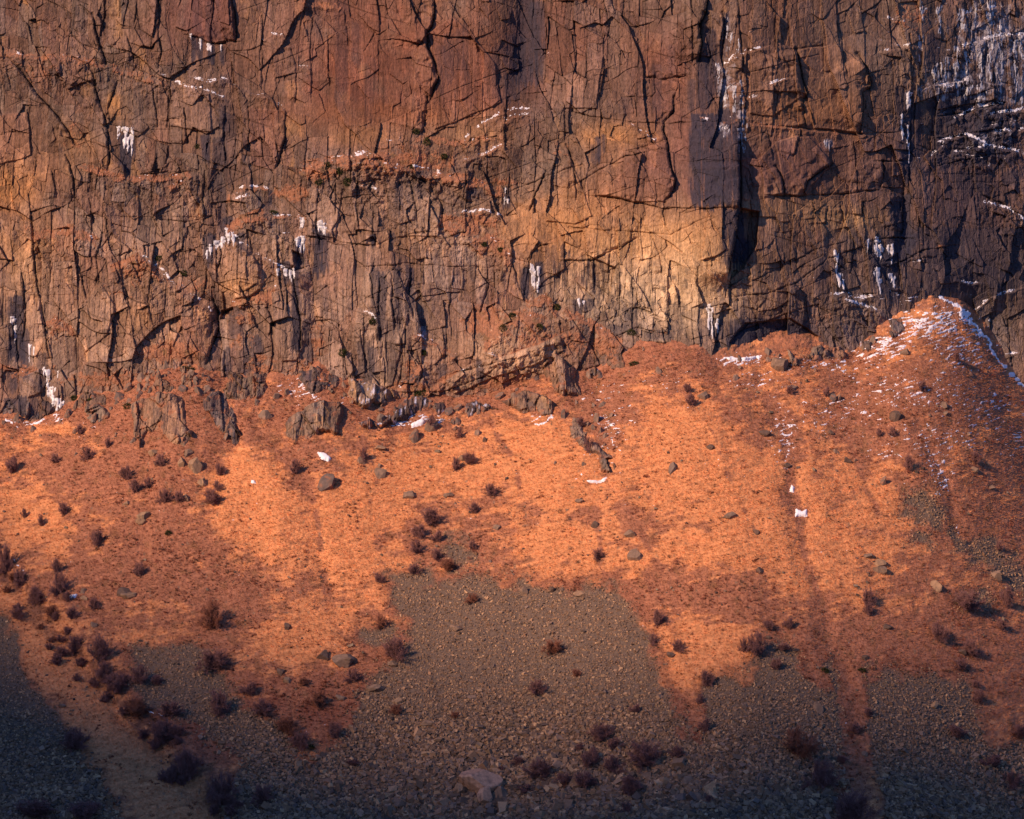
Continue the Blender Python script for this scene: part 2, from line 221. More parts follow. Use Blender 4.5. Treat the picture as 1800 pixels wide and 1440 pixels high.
# snow shelves as things: label | polygon
SN = '''white square snow patch alone on the right slope|1398 894 1410 900 1418 895 1419 909 1404 908 1398 909
small comma of snow above the square snow patch|1391 852 1396 857 1395 866 1388 864
white snow streak below the left striped outcrop|556 795 572 797 583 806 578 812 566 808
long snow patch under the icy rock band|722 746 742 736 748 742 742 748 724 752
snow sliver at the foot of the central rock strip|1030 845 1055 845 1068 838 1062 847 1050 850 1036 849
small snow fleck in the grass left of centre|440 844 448 846 450 850 443 850
dirty snow streak on the lower left brown slope|120 1048 136 1044 134 1050 122 1053
snow drift at the foot of the dark triangular slab|1270 629 1300 630 1340 625 1334 629 1310 634 1282 633
small snow spot beside the shrub under the icy rock band|756 746 763 748 760 752 754 751
snow pocket at the top right end of the ridge|1795 650 1830 680 1830 700 1790 668'''
# ground line (where slope meets cliff)
ZB = '-400 770 -100 745 0 726 60 738 110 715 160 690 200 688 290 640 350 642 392 662 440 668 480 660 520 664 560 640 590 652 640 668 700 688 760 690 800 695 850 688 900 668 990 632 1010 650 1050 652 1080 632 1120 606 1180 604 1225 610 1260 630 1330 628 1370 612 1400 604 1440 612 1500 616 1530 588 1560 566 1600 546 1640 528 1690 546 1720 585 1750 625 1800 685 1900 760 2200 840'
SC = '''690 1030 725 1012 760 1025 850 1018 875 1024 930 1022 1000 1052 1030 1042 1080 1030 1110 1080 1140 1150 1170 1230 1180 1260 1210 1310 1240 1340 1270 1560 380 1560 420 1440 395 1390 430 1340 520 1345 590 1320 610 1250 640 1200 690 1160 720 1110 700 1060
1235 1215 1265 1200 1310 1195 1325 1150 1365 1135 1400 1150 1415 1200 1430 1205 1460 1170 1480 1200 1485 1260 1480 1330 1460 1400 1450 1560 1180 1560 1200 1310
1520 1190 1570 1180 1600 1195 1640 1178 1670 1200 1690 1185 1720 1260 1740 1320 1800 1305 1950 1290 1950 1560 1600 1560 1545 1400 1530 1300 1512 1240
-200 1070 0 1088 25 1100 48 1150 70 1215 130 1290 160 1350 180 1410 215 1560 -200 1560
235 1145 260 1135 290 1145 340 1138 400 1190 425 1235 490 1255 530 1300 520 1345 430 1345 390 1305 310 1270 260 1240 235 1190
1590 870 1622 850 1640 890 1655 915 1640 935 1620 920 1592 905;1680 945 1700 960 1740 960 1800 1005 1830 1050 1780 1040 1740 990 1700 985 1685 965;1690 1040 1740 1030 1750 1060 1700 1072;1595 930 1630 930 1640 945 1600 940
790 935 820 945 830 980 800 1000 780 960;690 1010 760 1000 770 1030 700 1045;640 1110 680 1100 690 1130 650 1140
300 1280 340 1370 400 1440 430 1560 380 1560 330 1440 280 1340'''
# boulders: u v w h tone shape-seed(label)   tone: t tan, g grey, d dark
BD = '''252 906 26 20 t;248 916 20 16 t;223 884 14 10 t;270 795 20 14 t;343 815 28 34 t;330 795 20 18 g;318 812 14 24 t;355 846 20 20 t;327 874 14 18 t;276 812 12 12 g;220 1040 30 22 d;225 1046 30 14 t;845 1366 80 44 t;853 1394 30 38 t;806 1384 22 26 t;878 1390 26 28 g
603 1158 40 26 g;567 1150 22 24 d;660 1208 34 16 g;1370 640 32 34 g;1393 680 20 10 g;1236 694 22 18 g;1118 973 32 24 g;1107 938 22 20 g;1545 988 28 16 t;1546 1001 26 18 g;1525 976 20 10 g;1645 1028 24 24 t;1750 1010 22 22 g;1330 934 14 12 d;1334 1002 12 16 d;1490 808 14 16 d;1572 730 22 24 d;1659 711 16 14 g;1661 726 12 10 g;1702 763 12 10 g
1590 618 18 16 g;1742 856 16 10 g;1712 824 18 12 g;635 808 16 18 g;667 830 26 24 g;668 818 12 12 g;718 868 26 16 g;788 869 18 10 g;812 805 16 16 t;668 786 22 10 t;1018 880 16 10 g;874 926 16 12 g;1045 921 14 16 d;852 772 8 12 d;801 1102 24 10 g;921 1037 14 22 g;1018 1042 22 12 t;970 1035 14 12 d;758 750 26 22 g
1438 1242 22 24 g;1438 1282 10 10 g;1520 1325 12 14 g;147 1050 14 12 t;146 1038 12 12 g;1345 760 24 12 d;1250 785 18 12 d;1282 904 26 14 g;1470 793 12 12 g;1383 818 14 14 d;948 1432 30 22 t;975 1378 26 18 t;1080 1396 26 18 t;1150 1340 24 16 t;1170 1372 26 20 t;1200 1340 16 12 g;1005 1395 24 14 g;1220 1412 22 16 g;700 1230 18 14 t;690 1165 18 12 g
750 1270 24 12 t;830 1226 18 12 g;960 1220 14 10 t;1060 1295 20 12 t;920 1290 26 14 g;880 1300 22 12 t;770 1300 20 12 t;1010 1310 22 12 g;1480 1375 16 14 t;1210 1370 26 18 g;1225 1400 30 22 g;1245 1385 18 10 t;1310 1240 14 10 g;110 1240 14 8 g;300 1185 16 10 g;505 1100 12 16 d;495 1180 18 14 d;505 1195 14 14 t;165 1098 12 14 g;1720 1310 14 8 g
715 1355 18 14 t;640 1346 16 14 g;600 1225 20 12 g;655 1310 18 12 t;560 1330 14 10 g;1350 1120 10 8 d;1560 1100 20 12 d;1690 1145 18 10 d;1400 1142 12 8 d;1460 760 12 12 d;1520 1155 14 10 d;1180 1150 16 12 d;1155 1092 14 10 d'''
# bare shrubs: u v width height  (v at the base)
SB = '''24 832 30 34;97 816 22 20;155 810 22 26;140 766 18 22;188 790 14 24;222 845 26 28;237 868 28 28;260 860 20 22;290 885 26 28;315 885 24 24;372 888 40 34;385 838 24 24;382 865 20 22;282 822 26 26;113 906 22 26;43 912 14 20;72 926 16 24;172 962 28 32;98 1008 22 28;104 1045 36 44;70 1064 30 26;165 1074 26 26;245 1016 26 32
125 1090 24 24;118 1060 20 22;372 1108 54 62;130 1150 34 36;178 1164 48 50;185 1200 44 44;205 1222 60 44;165 1210 26 20;245 1205 44 40;375 1180 60 44;385 1262 44 56;240 1260 60 40;285 1310 50 50;330 1375 60 66;390 1420 70 70;460 1415 40 40;130 1320 60 44;60 1440 110 40;150 1445 80 40;300 1380 40 40
695 816 0 0;638 812 18 28;800 830 20 30;824 818 30 26;808 734 0 0;758 755 26 28;808 772 14 24;864 874 26 26;834 904 22 22;755 926 40 40;738 948 30 28;770 955 24 24;732 975 30 28;765 985 24 22;830 968 18 18;785 1006 40 28;728 1012 26 22;665 1026 22 20;830 1062 30 20;972 1150 40 28;942 1224 38 32;945 1232 0 0;1012 1192 20 16;1118 1255 24 18
670 1105 26 26;690 1160 50 44;665 1150 0 0;1060 1305 50 38;1080 1320 30 24;1040 1350 44 40;1075 1360 44 36;1135 1352 72 56;950 1372 66 40;990 1385 40 30;1025 1388 44 34;1105 1402 54 44;925 1398 40 20;800 1265 20 14;602 1350 0 0;620 1348 30 14;760 1285 0 0
1155 1102 28 34;1148 1135 20 22;1190 1148 26 26;1525 1066 30 34;1530 1085 22 30;1350 1110 24 20;1387 1108 24 24;1330 1155 46 48;1308 1148 18 30;1376 1145 34 14;1365 1180 26 26;1240 1210 30 34;1405 1332 76 58;1445 1388 62 60;1495 1450 90 66;1502 1292 28 24;1525 1262 22 20;1480 1345 26 18;1650 1130 36 40;1706 1155 40 34;1690 1180 34 24;1435 1168 0 0;1720 1240 26 32;1700 1075 60 40;1770 1070 30 44;1755 970 18 20
1715 818 22 26;1215 715 22 26;1208 692 18 20;1390 695 16 18;1455 700 14 22;1570 770 20 22;1598 830 20 34;1545 770 14 18;1680 638 18 26;1620 690 18 22;1460 880 0 0;1370 695 0 0;1325 720 0 0;1760 1110 26 24;1790 1300 50 30;1680 1300 40 26;1745 1350 50 24;1780 1385 50 30;1140 910 0 0;1325 1000 0 0;1230 1240 18 22;1420 1240 0 0;1240 1290 26 30;1715 930 0 0
10 1010 30 60;35 1035 34 40;60 1060 30 34;535 1150 0 0;560 1160 0 0;460 1260 50 34;500 1290 46 34;560 1245 40 34;590 1300 30 34;530 1320 40 36;440 1225 36 28;620 1200 34 26;300 1260 46 30;410 1150 0 0;570 820 0 0;520 835 22 30;555 1200 0 0;1035 795 24 30;1050 985 24 22;690 745 0 0;1018 755 18 26;310 1300 40 26'''
# junipers on the ledges
JN = '598 300 12 12;575 290 12 10;610 320 12 14;750 250 12 16;725 292 10 12;730 232 14 8;884 580 14 18;948 575 14 12;978 540 12 10;880 440 10 8;850 430 10 8;655 565 12 10;225 715 16 12;280 455 14 10;322 480 12 10;330 650 26 12;160 705 12 8;1115 640 16 8;130 700 10 8;900 555 14 8;745 620 10 8;602 620 14 14;745 690 24 10;735 695 14 12;930 290 0 0;346 258 10 8;296 938 10 10;1110 585 18 10;480 375 16 10;560 320 14 10;780 275 12 8;1450 1180 14 12;1515 1180 16 10;545 1315 16 10'
# outcrops standing out of the slope: label|thick m|tone|polygon
OC = '''low brown rock step left of the small square outcrop at far left|2.0|g|100 690 150 680 200 695 192 720 140 725 105 715
broken tan rock step directly above the broad tan outcrop|2.4|t|250 645 330 640 352 690 300 700 248 690
brown rock ribs at the cliff foot under the tall striped pillar|2.2|g|395 652 470 660 468 700 420 706 393 690
dark ribs at the cliff foot above the pale striped pillar outcrop|2.2|d|515 652 560 638 604 662 592 690 540 695
tan stepped rock left of the icy black band|2.2|t|608 658 700 685 706 704 640 716 612 705
broken tan buttress foot right of the leaning tan slab|2.4|t|955 612 1010 640 1022 690 975 692 950 650
brown rock rib at the left foot of the mossy alcove base|2.0|g|1040 605 1100 618 1098 652 1045 648
low brown rock step right of the dark triangular slab|2.0|g|1380 612 1440 616 1442 645 1390 642
dark rock knob half under the snowy cone top|2.0|d|1555 562 1600 550 1612 582 1570 602
dark striped crag at the far left foot of the cliff|3.5|d|-40 690 0 680 30 684 60 690 90 698 97 722 90 738 60 740 20 730 -40 740
small square outcrop with a dark right side below the left cliff|2.6|g|148 712 165 706 186 712 194 736 180 750 160 748 150 735
broad tan broken outcrop at the top of the left slope|3.0|t|226 720 240 700 280 690 320 700 330 730 345 765 330 790 300 785 290 765 262 760 255 790 240 795 230 780
dark streaked rock ribs with snow right of the broad tan outcrop|2.6|d|352 700 365 688 405 690 412 720 425 765 410 785 395 760 372 740 355 730
pale striped pillar outcrop above the snow streak|4.0|g|490 738 505 728 530 722 535 712 560 702 600 700 612 712 606 745 598 765 570 762 545 770 522 795 505 772
low icy black rock band above the long snow patch|2.6|d|632 742 650 730 690 722 705 705 740 698 795 706 800 718 780 728 735 728 690 742 662 752 640 758
icy dark block cluster right of the icy black band|2.2|d|808 706 830 702 862 705 866 720 850 735 825 738 812 725
fluted dark outcrop with a snowy foot below the cliff|3.4|g|880 705 900 690 930 688 960 690 972 705 975 728 955 740 940 728 920 728 895 715
ice glazed boulder rib left of the grassy gully head|2.4|d|1028 645 1045 640 1065 648 1075 668 1060 672 1040 662
slanting line of lichen covered rocks down the centre slope|1.6|g|998 740 1015 732 1025 750 1040 775 1060 785 1080 795 1092 815 1075 832 1055 828 1045 805 1025 785 1005 775
grey rock knob at the cliff foot left of the square boulder rib|2.4|g|590 690 610 682 618 700 604 718 592 708
slab block beside the large square boulder|2.6|g|1420 622 1430 606 1450 608 1448 625 1435 632
tilted grey slabs below the snow topped spur|2.8|g|1440 628 1455 608 1480 608 1490 630 1475 636 1458 634
ice glazed grey slab at the left foot of the snowy cone|2.8|d|1496 602 1510 590 1530 588 1540 600 1535 622 1510 632 1500 620
dark squat rocks at the cliff foot above the grass at centre|2.6|d|900 655 925 650 950 655 955 672 930 680 905 678
rock ledge with icicles below the leaning tan slab|2.4|d|740 668 775 662 800 668 830 655 860 650 858 664 820 680 790 690 750 688'''
def P(s): 
    a = [float(q) for q in s.split()]; return np.array(a).reshape(-1, 2)
def recs(s): return [r.strip() for l in s.split('\n') for r in l.split(';') if r.strip()]
SHADE = '-150 965 0 1015 200 1085 450 1165 700 1245 900 1275 1150 1255 1400 1200 1600 1150 1800 1090 1950 1045'
# ------------------------------------------------------------------ drawing lines, strips and areas onto a surface grid
def near(U, V, a, pad):
    lo = a.min(0)-pad; hi = a.max(0)+pad
    return np.flatnonzero((U > lo[0]) & (U < hi[0]) & (V > lo[1]) & (V < hi[1]))
def line(U, V, a, pad):                       # index, distance, signed distance, 0..1 along
    i = near(U, V, a, pad); u = U[i]; v = V[i]
    d = np.full(i.size, 1e9); s = np.zeros(i.size); t = np.zeros(i.size)
    L = np.hypot(*np.diff(a, axis=0).T); c = np.concatenate([[0], np.cumsum(L)])/L.sum()
    for k in range(len(a)-1):
        ax, ay = a[k]; dx, dy = a[k+1]-a[k]; q = ((u-ax)*dx+(v-ay)*dy)/(dx*dx+dy*dy); qc = np.clip(q, 0, 1)
        e = np.hypot(u-ax-qc*dx, v-ay-qc*dy); m = e < d
        d = np.where(m, e, d); s = np.where(m, (dx*(v-ay)-dy*(u-ax))/math.hypot(dx, dy), s); t = np.where(m, c[k]+qc*L[k]/L.sum(), t)
    return i, d, s, t
def area(U, V, a, pad=30):                    # index, signed distance (inside positive)
    b = np.vstack([a, a[:1]]); i, d, s, t = line(U, V, b, pad); u = U[i]; v = V[i]; ins = np.zeros(i.size, bool)
    for k in range(len(a)):
        x1, y1 = b[k]; x2, y2 = b[k+1]
        if y1 == y2: continue
        m = ((v < y1) != (v < y2)) & (u < (x2-x1)*(v-y1)/(y2-y1)+x1); ins ^= m
    return i, np.where(ins, d, -d)
def gb(U, V, u, v, ru, rv): return np.exp(-((U-u)/ru)**2-((V-v)/rv)**2)

# ------------------------------------------------------------------ rock relief
def blk(x, z, wx, wz, ang, seed, amp, tilt, warp=0.12):
    c, s = math.cos(ang), math.sin(ang); a = x*c+z*s; b = -x*s+z*c
    a = a+warp*wx*2*pn(x/wx*0.9, z/wz*0.9, seed+5)+warp*wx*pn(x/wx*3, z/wz*3, seed+6); b = b+warp*wz*2*pn(x/wx*0.9, z/wz*0.9, seed+7)
    f1, f2, cid, ox, oy = voro(a/wx, b/wz, seed)
    return ((cid-0.5)*2*amp+((hid(cid,1)-0.5)*2*ox*wx+(hid(cid,2)-0.5)*1.2*oy*wx)*tilt), f2-f1, cid
def cell1(x, s, key=0, jit=0.8):                  # 1-D cells: distance to the joint, id, offset
    x0 = np.floor(x); best = np.full(x.shape, 9.0); sec = best.copy(); cid = np.zeros(x.shape); of = np.zeros(x.shape)
    for i in (-1, 0, 1):
        c = x0+i; p = c+0.5+jit*(h2(c, key+0*c, s)-0.5); d = np.abs(x-p); m = d < best
        sec = np.where(m, best, np.minimum(sec, d)); cid = np.where(m, h2(c, key+0*c, s+3), cid); of = np.where(m, x-p, of); best = np.where(m, d, best)
    return sec-best, cid, of
def slabs(x, z, cell, wx, wz, seed, amp, tilt, slant=0.25):      # stacked upright slabs, leaning and spaced differently in every big block
    k = np.floor(cell*4096); sl = (hid(cell, seed % 7+1)-0.5)*slant; xx = x+z*sl+0.10*wx*pn(x/wx*1.5, z/wz*2.0, seed+5)+0.25*wx*pn(x/wx*0.35, z/wz*0.8, seed+6)
    e, c, o = cell1(xx/wx, seed, k); st = (hid(c, 3)-0.5)*1.6
    zz = z+xx*st+0.12*wz*pn(x/wx*1.1, z/wz*1.5, seed+8); e2, c2, o2 = cell1(zz/wz+hid(c, 5)*7, seed+9, k+np.floor(c*512), 0.95)
    h = (c-0.5)*1.3*amp+(c2-0.5)*1.1*amp+((hid(c2, 1)-0.5)*2*o*wx*1.3+(hid(c2, 2)-0.5)*0.8*o2*wz*0.6)*tilt
    return h, np.minimum(e, e2*wz/wx*0.8), c2
def rock_relief(x, z, rough, seed=0, big=1.0):
    h0, e0, c0 = blk(x, z, 13, 22, 0.12, 11+seed, 0.20*big, 0.10)
    h1, e1, c1 = slabs(x, z, c0, 5.4, 12, 23+seed, 0.17*big, 0.17, 0.22)
    ej, cj, oj = cell1((z+0.34*x+1.5*pn(x*0.06, z*0.06, 29))/9.0, 25+seed, np.floor(c0*0)); ek, ck_, ok_ = cell1((z-0.42*x+1.5*pn(x*0.05, z*0.07, 30))/15.0, 27+seed, np.floor(c0*0))
    jm = ss(0.0, 0.3, fbm(x*0.05, z*0.08, 31+seed, 3)); jn = ss(0.0, 0.3, fbm(x*0.06, z*0.06, 33+seed, 3))
    ca = np.modf(c0*3.1+c1*1.7)[0]
    ha, ea, cA = slabs(x, z, ca, 2.3, 6.5, 37+seed, 0.16, 0.26)
    hb, eb, cB = slabs(x, z, np.modf(ca*5.3+cA)[0], 0.95, 3.0, 51+seed, 0.10, 0.30)
    hc, ec, cC = blk(x, z, 1.1, 1.5, 0.35, 67+seed, 0.10, 0.38, 0.1)
    hm, em, cM = blk(x, z, 3.6, 4.4, 0.5, 69+seed, 0.11*big, 0.32, 0.04)
    colm = ss(-0.25, 0.35, fbm(x*0.05+3, z*0.07, 75+seed, 3))
    brok = ss(-0.05, 0.3, fbm(x*0.07, z*0.09, 71+seed, 2)); rr = 0.25+0.75*rough
    d = h0+h1*rr+hm*(1.1-0.7*colm)*(0.25+0.75*rough)+ha*(0.10+0.75*rough)*(0.35+0.65*colm)+hb*0.9*rough*(0.15+0.85*colm)+hc*rough*(0.25+0.75*brok)
    g = lambda e, w_: np.exp(-(e/w_)**2)
    vis = ss(-0.35, 0.3, fbm(x*0.12, z*0.10, 73+seed, 3)+0.5*(rough-0.5))
    crack = np.maximum.reduce([g(e0,0.007)*0.3*vis, g(ej,0.022)*jm*0.7, g(ek,0.014)*jn*0.7, g(e1,0.022)*rr*(0.3+0.7*vis), g(ea,0.05)*(0.10+0.8*rough)*(0.4+0.5*colm), g(em,0.016)*rough*(1-0.6*colm)*0.45, g(eb,0.09)*rough*vis*0.55*colm, g(ec,0.07)*rough*brok*0.45])
    fine = fbm(x*2.6, z*0.45, 86+seed, 4, 0.6)
    d = d-0.20*crack+0.10*fbm(x*0.9, z*0.22, 81+seed, 3)*(0.2+rough)+0.10*fbm(x*1.9, z*0.9, 83+seed, 4)*(0.25+0.9*rough)+0.035*fine*(0.3+rough)+0.5*fbm(x*0.06, z*0.05, 85+seed, 2)
    return d, crack, np.modf(c1*0.5+cM*0.5)[0], cA, np.modf(cB*0.6+cC*0.4)[0]
ROCK0 = (0.225, 0.130, 0.088)
def rock_colour(x, z, crack, c1, c2, c3, rough, seed=0):
    col = np.ones(x.shape+(3,))*np.array(ROCK0)
    n = fbm(x*0.05, z*0.04, 91+seed, 3); col = mixc(col, (0.25,0.11,0.070), ss(0.0,0.5,n)*0.6); col = mixc(col, (0.235,0.165,0.125), ss(0.0,0.5,-n)*0.7)
    n = fbm(x*0.25, z*0.13, 93+seed, 4)+0.5*(c2-0.5); col = mixc(col, (0.42,0.225,0.10), ss(0.30,0.7,n)*0.65)
    col = mixc(col, (0.235,0.175,0.14), ss(0.55,0.8,hid(c2,4))*0.6*rough); col = mixc(col, (0.13,0.075,0.068), ss(0.82,0.9,hid(c3,4))*0.45*rough)
    col = mixc(col, (0.13,0.07,0.062), ss(0.2,0.55,fbm(x*0.35,z*0.05,95+seed,3))*0.5)
    col = col*(0.80+0.40*c1)[..., None]*(1+(c2-0.5)*0.42*(0.4+0.6*rough))[..., None]*(1+(c3-0.5)*0.34*rough)[..., None]
    st = fbm(x*1.7, z*0.06, 97+seed, 4, 0.6); col = col*(1-0.38*ss(0.10,0.45,st))[..., None]*(1+0.25*ss(0.12,0.45,-st))[..., None]
    col = col*(1-0.62*crack)[..., None]
    th = np.abs(fbm(x*0.9+z*0.1, z*0.22, 101+seed, 4)); col = col*(1-0.5*np.exp(-(th/0.02)**2)*(0.3+0.7*rough))[..., None]
    return col*(1+0.42*fbm(x*2.4, z*1.5, 99+seed, 4, 0.7))[..., None]

# ------------------------------------------------------------------ the cliff
def axis(a, b, d, lo, hi, far): return np.concatenate([np.arange(lo, a, far), np.arange(a, b, d), np.arange(b, hi, far)])
cx = axis(-94, 104, 0.12, -190, 190, 0.6); cz = axis(-8, 80, 0.12, -24, 125, 1.6)
X, Z = np.meshgrid(cx, cz)
def cliff_base(x, z): 
    t = np.maximum(x-33, 0); return 0.15*z+0.30*(t-6*np.tanh(t/6))*1.9+1.2*np.sin(x*0.045+1.0)
Yb = cliff_base(X, Z); U0, V0 = proj(X, Yb, Z)
wu = 3.0*fbm(X*0.35, Z*0.35, 3, 3)+4*pn(X*0.06, Z*0.06, 8); wv = 3.0*fbm(X*0.35, Z*0.35, 4, 3)+4*pn(X*0.06, Z*0.06, 9)
Uf = (U0+wu*0.8).ravel(); Vf = (V0+wv*0.8).ravel(); U = U0.ravel(); V = V0.ravel()
rough = np.full(U.shape, 0.78)
for u, v, ru, rv, a in [(640,110,130,150,-.6),(820,120,90,110,-.3),(1130,230,120,150,-.5),(1440,120,110,150,-.55),(1400,290,130,80,-.55),(400,90,80,110,-.5),(560,190,80,60,-.45),(260,190,80,60,-.3),
                       (950,380,60,70,-.4),(1250,290,60,90,-.6),(1190,440,90,60,-.35),(430,470,30,40,-.5),(640,520,40,60,-.45),(915,620,90,40,-.5),(500,580,30,60,-.4),(90,260,60,80,-.3),(60,500,60,60,-.3),(1130,550,120,40,.3),(200,400,180,100,.25),(300,560,160,90,.2),(1650,460,140,90,-.1)]:
    rough += a*gb(U, V, u, v, ru, rv)
rough = np.clip(rough, 0.12, 1.1)
xf = X.ravel(); zf = Z.ravel()
D, crack, c1, c2, c3 = rock_relief(xf, zf, rough)
# big forms: buttresses (+) and chimneys, recesses (-)
for u, v, ru, rv, a in [(925,60,40,170,-3.6),(820,100,70,150,.8),(1010,110,60,110,.8),(1240,420,60,60,2.0),(1130,480,130,70,-1.6),(1180,560,130,50,-1.8),(1380,590,80,45,-2.0),(640,390,110,110,1.6),(680,560,110,110,2.2),(430,490,35,60,1.8),(500,600,34,60,1.6),
                       (552,520,16,80,-1.4),(390,560,22,40,-2.6),(395,360,20,60,-1.4),(30,600,20,60,-1.6),(220,620,120,60,1.2),(890,620,110,50,2.2),(915,220,50,50,1.6),(1590,380,16,90,-1.6),(1650,250,60,80,-1.8),(1600,100,60,70,1.2),(1720,590,70,70,-6),(1258,100,26,110,-1.8),(1303,320,24,40,-1.2),
                       (860,370,60,60,-.8),(900,500,60,50,-.6),(1050,420,60,40,1.0),(395,20,60,50,.8),(560,300,80,30,1.0),(700,280,120,30,1.5)]:
    D += a*gb(U, V, u, v, ru, rv)
SLB = '''1.3 .30 .19 .12 785 668 830 640 900 622 985 590 992 615 940 640 870 662 800 692;1.4 .31 .19 .125 405 442 425 437 447 450 463 480 460 508 440 520 415 525 402 490;1.2 .27 .17 .115 478 515 500 507 515 520 526 560 532 610 520 632 495 634 482 600
.9 .19 .082 .062 334 -30 405 -30 413 25 415 70 370 76 335 62;1.1 .25 .13 .09 1050 342 1108 290 1180 298 1187 320 1172 353 1120 356;1.1 .24 .135 .095 1364 250 1400 240 1422 240 1462 288 1412 344 1380 342;1.3 .25 .135 .085 1402 90 1420 84 1475 80 1527 125 1516 234 1430 226 1416 168
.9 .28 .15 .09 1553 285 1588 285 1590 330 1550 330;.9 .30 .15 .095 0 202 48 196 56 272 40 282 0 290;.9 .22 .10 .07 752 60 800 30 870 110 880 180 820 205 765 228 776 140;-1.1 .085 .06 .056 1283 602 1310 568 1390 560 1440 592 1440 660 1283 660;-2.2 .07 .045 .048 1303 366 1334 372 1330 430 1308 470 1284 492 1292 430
1.0 .25 .17 .12 640 480 700 475 720 540 690 680 650 690 620 600;.9 .26 .175 .125 700 330 750 335 775 365 770 415 700 415;1.0 .25 .165 .12 545 330 600 340 590 420 548 410;.9 .27 .175 .12 500 415 528 415 520 468 488 460 475 430;1.0 .24 .16 .115 120 560 180 500 205 540 190 590 150 620;.8 .33 .19 .11 60 600 90 590 92 640 85 690 62 640
1.0 .23 .15 .11 40 665 70 650 75 690 50 700;1.0 .30 .17 .10 985 330 1010 300 1040 380 1010 395 960 390 950 350;.9 .24 .14 .10 1000 110 1060 100 1050 190 990 190;1.2 .24 .155 .115 560 630 600 610 625 650 600 680 565 670;1.0 .24 .15 .105 300 170 370 165 372 232 330 225 300 220;.8 .22 .11 .08 435 190 500 195 500 240 480 300 440 290
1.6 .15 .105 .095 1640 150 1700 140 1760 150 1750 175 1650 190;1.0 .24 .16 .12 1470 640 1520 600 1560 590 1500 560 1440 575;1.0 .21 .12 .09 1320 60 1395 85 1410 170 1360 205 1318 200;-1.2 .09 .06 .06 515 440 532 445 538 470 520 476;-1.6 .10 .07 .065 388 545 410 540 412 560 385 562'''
slabc = []; bare = np.zeros(U.shape)
for r in recs(SLB):
    f = r.split(); hh = float(f[0]); a = P(' '.join(f[4:])); i, sd = area(Uf, Vf, a, 26)
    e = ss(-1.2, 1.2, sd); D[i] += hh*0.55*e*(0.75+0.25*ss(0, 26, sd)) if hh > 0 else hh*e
    bare[i] = np.maximum(bare[i], e*(hh > 0)); slabc.append((i, ss(-2, 3, sd)*0.62, np.array([float(q) for q in f[1:4]])))  # sunken slabs get near-black colours: recess and overhang shade painted in
dirt = np.zeros(U.shape); brk = fbm(xf*0.35, zf*0.35, 199, 3)
for r in recs(CR):
    f = r.split(); w_, st, fo = map(float, f[:3]); w_ *= 0.72; st *= 0.85; a = P(' '.join(f[3:]))
    i, d, s, t = line(Uf, Vf, a, fo*1.6)
    end = np.minimum(ss(0, 0.12, t), 1-ss(0.88, 1, t)) if st < 2 else 1.0
    over = np.where((t <= 0.001) | (t >= 0.999), np.maximum(d-np.abs(s), 0), 0)
    k = np.exp(-over/10)
    bk = ss(-0.35, 0.15, brk[i]+0.25*(st-0.7)); D[i] += (0.35+0.65*bk)*np.where(s > 0, 1, 0)*st*0.85*np.exp(-d/(fo*0.5))*k*end-0.40*np.exp(-(d/w_)**2)*min(st, 1.2)*k
    dirt[i] = np.maximum(dirt[i], bk*0.75*np.exp(-(d/w_)**2)*k)
for r in recs(RF):
    f = r.split(); w_, st, fo = map(float, f[:3]); w_ *= 0.72; st *= 0.85; a = P(' '.join(f[3:]))[::-1]
    i, d, s, t = line(Uf, Vf, a, fo*1.6)
    over = np.where((t <= 0.001) | (t >= 0.999), np.maximum(d-np.abs(s), 0), 0); k = np.exp(-over/8)
    bk = ss(-0.25, 0.2, brk[i]+0.3*(st-0.8)); D[i] += (0.2+0.8*bk)*np.where(s > 0, 1, 0)*st*0.6*np.exp(-d/(fo*0.4))*k-0.3*np.exp(-(d/w_)**2)*min(st, 1.2)*k
    dirt[i] = np.maximum(dirt[i], bk*0.6*np.exp(-(d/w_)**2)*k)
snl = fbm(xf*0.28, zf*0.9, 205, 3); veg = np.zeros(U.shape); snow = np.zeros(U.shape)
nv = fbm(xf*0.8, zf*0.8, 201, 4); nv2 = fbm(xf*2.4, zf*2.4, 203, 3)
for r in recs(LG):
    f = r.split(); w_, st, sn, gr = map(float, f[:4]); a = P(' '.join(f[4:]))
    i, d, s, t = line(Uf, Vf, a, w_*7)
    over = np.where((t <= 0.001) | (t >= 0.999), np.maximum(d-np.abs(s), 0), 0); k = np.exp(-over/8)*np.clip(0.75+0.6*nv[i], 0.2, 1.3)
    ww = w_*np.clip(0.9+0.8*nv[i], 0.3, 2)
    D[i] += st*0.42*ss(0, 1, s/ww)*np.exp(-np.maximum(s-ww, 0)/(w_*3.5))*k
    veg[i] = np.maximum(veg[i], gr*k*np.exp(-(np.maximum(np.abs(s-0.4*ww)-0.5*ww, 0)/(0.35*w_))**2)*1.2)
    snow[i] = np.maximum(snow[i], (0.45+0.55*sn)*k*np.exp(-(np.abs(d-2.5*nv2[i]-1)/(1.0+0.13*w_))**2)*np.where(sn > 0.05, 1, 0)*(0.85+0.35*nv[i])-(0.75-0.6*sn)*np.clip(0.15-snl[i], 0, 1)*1.6)
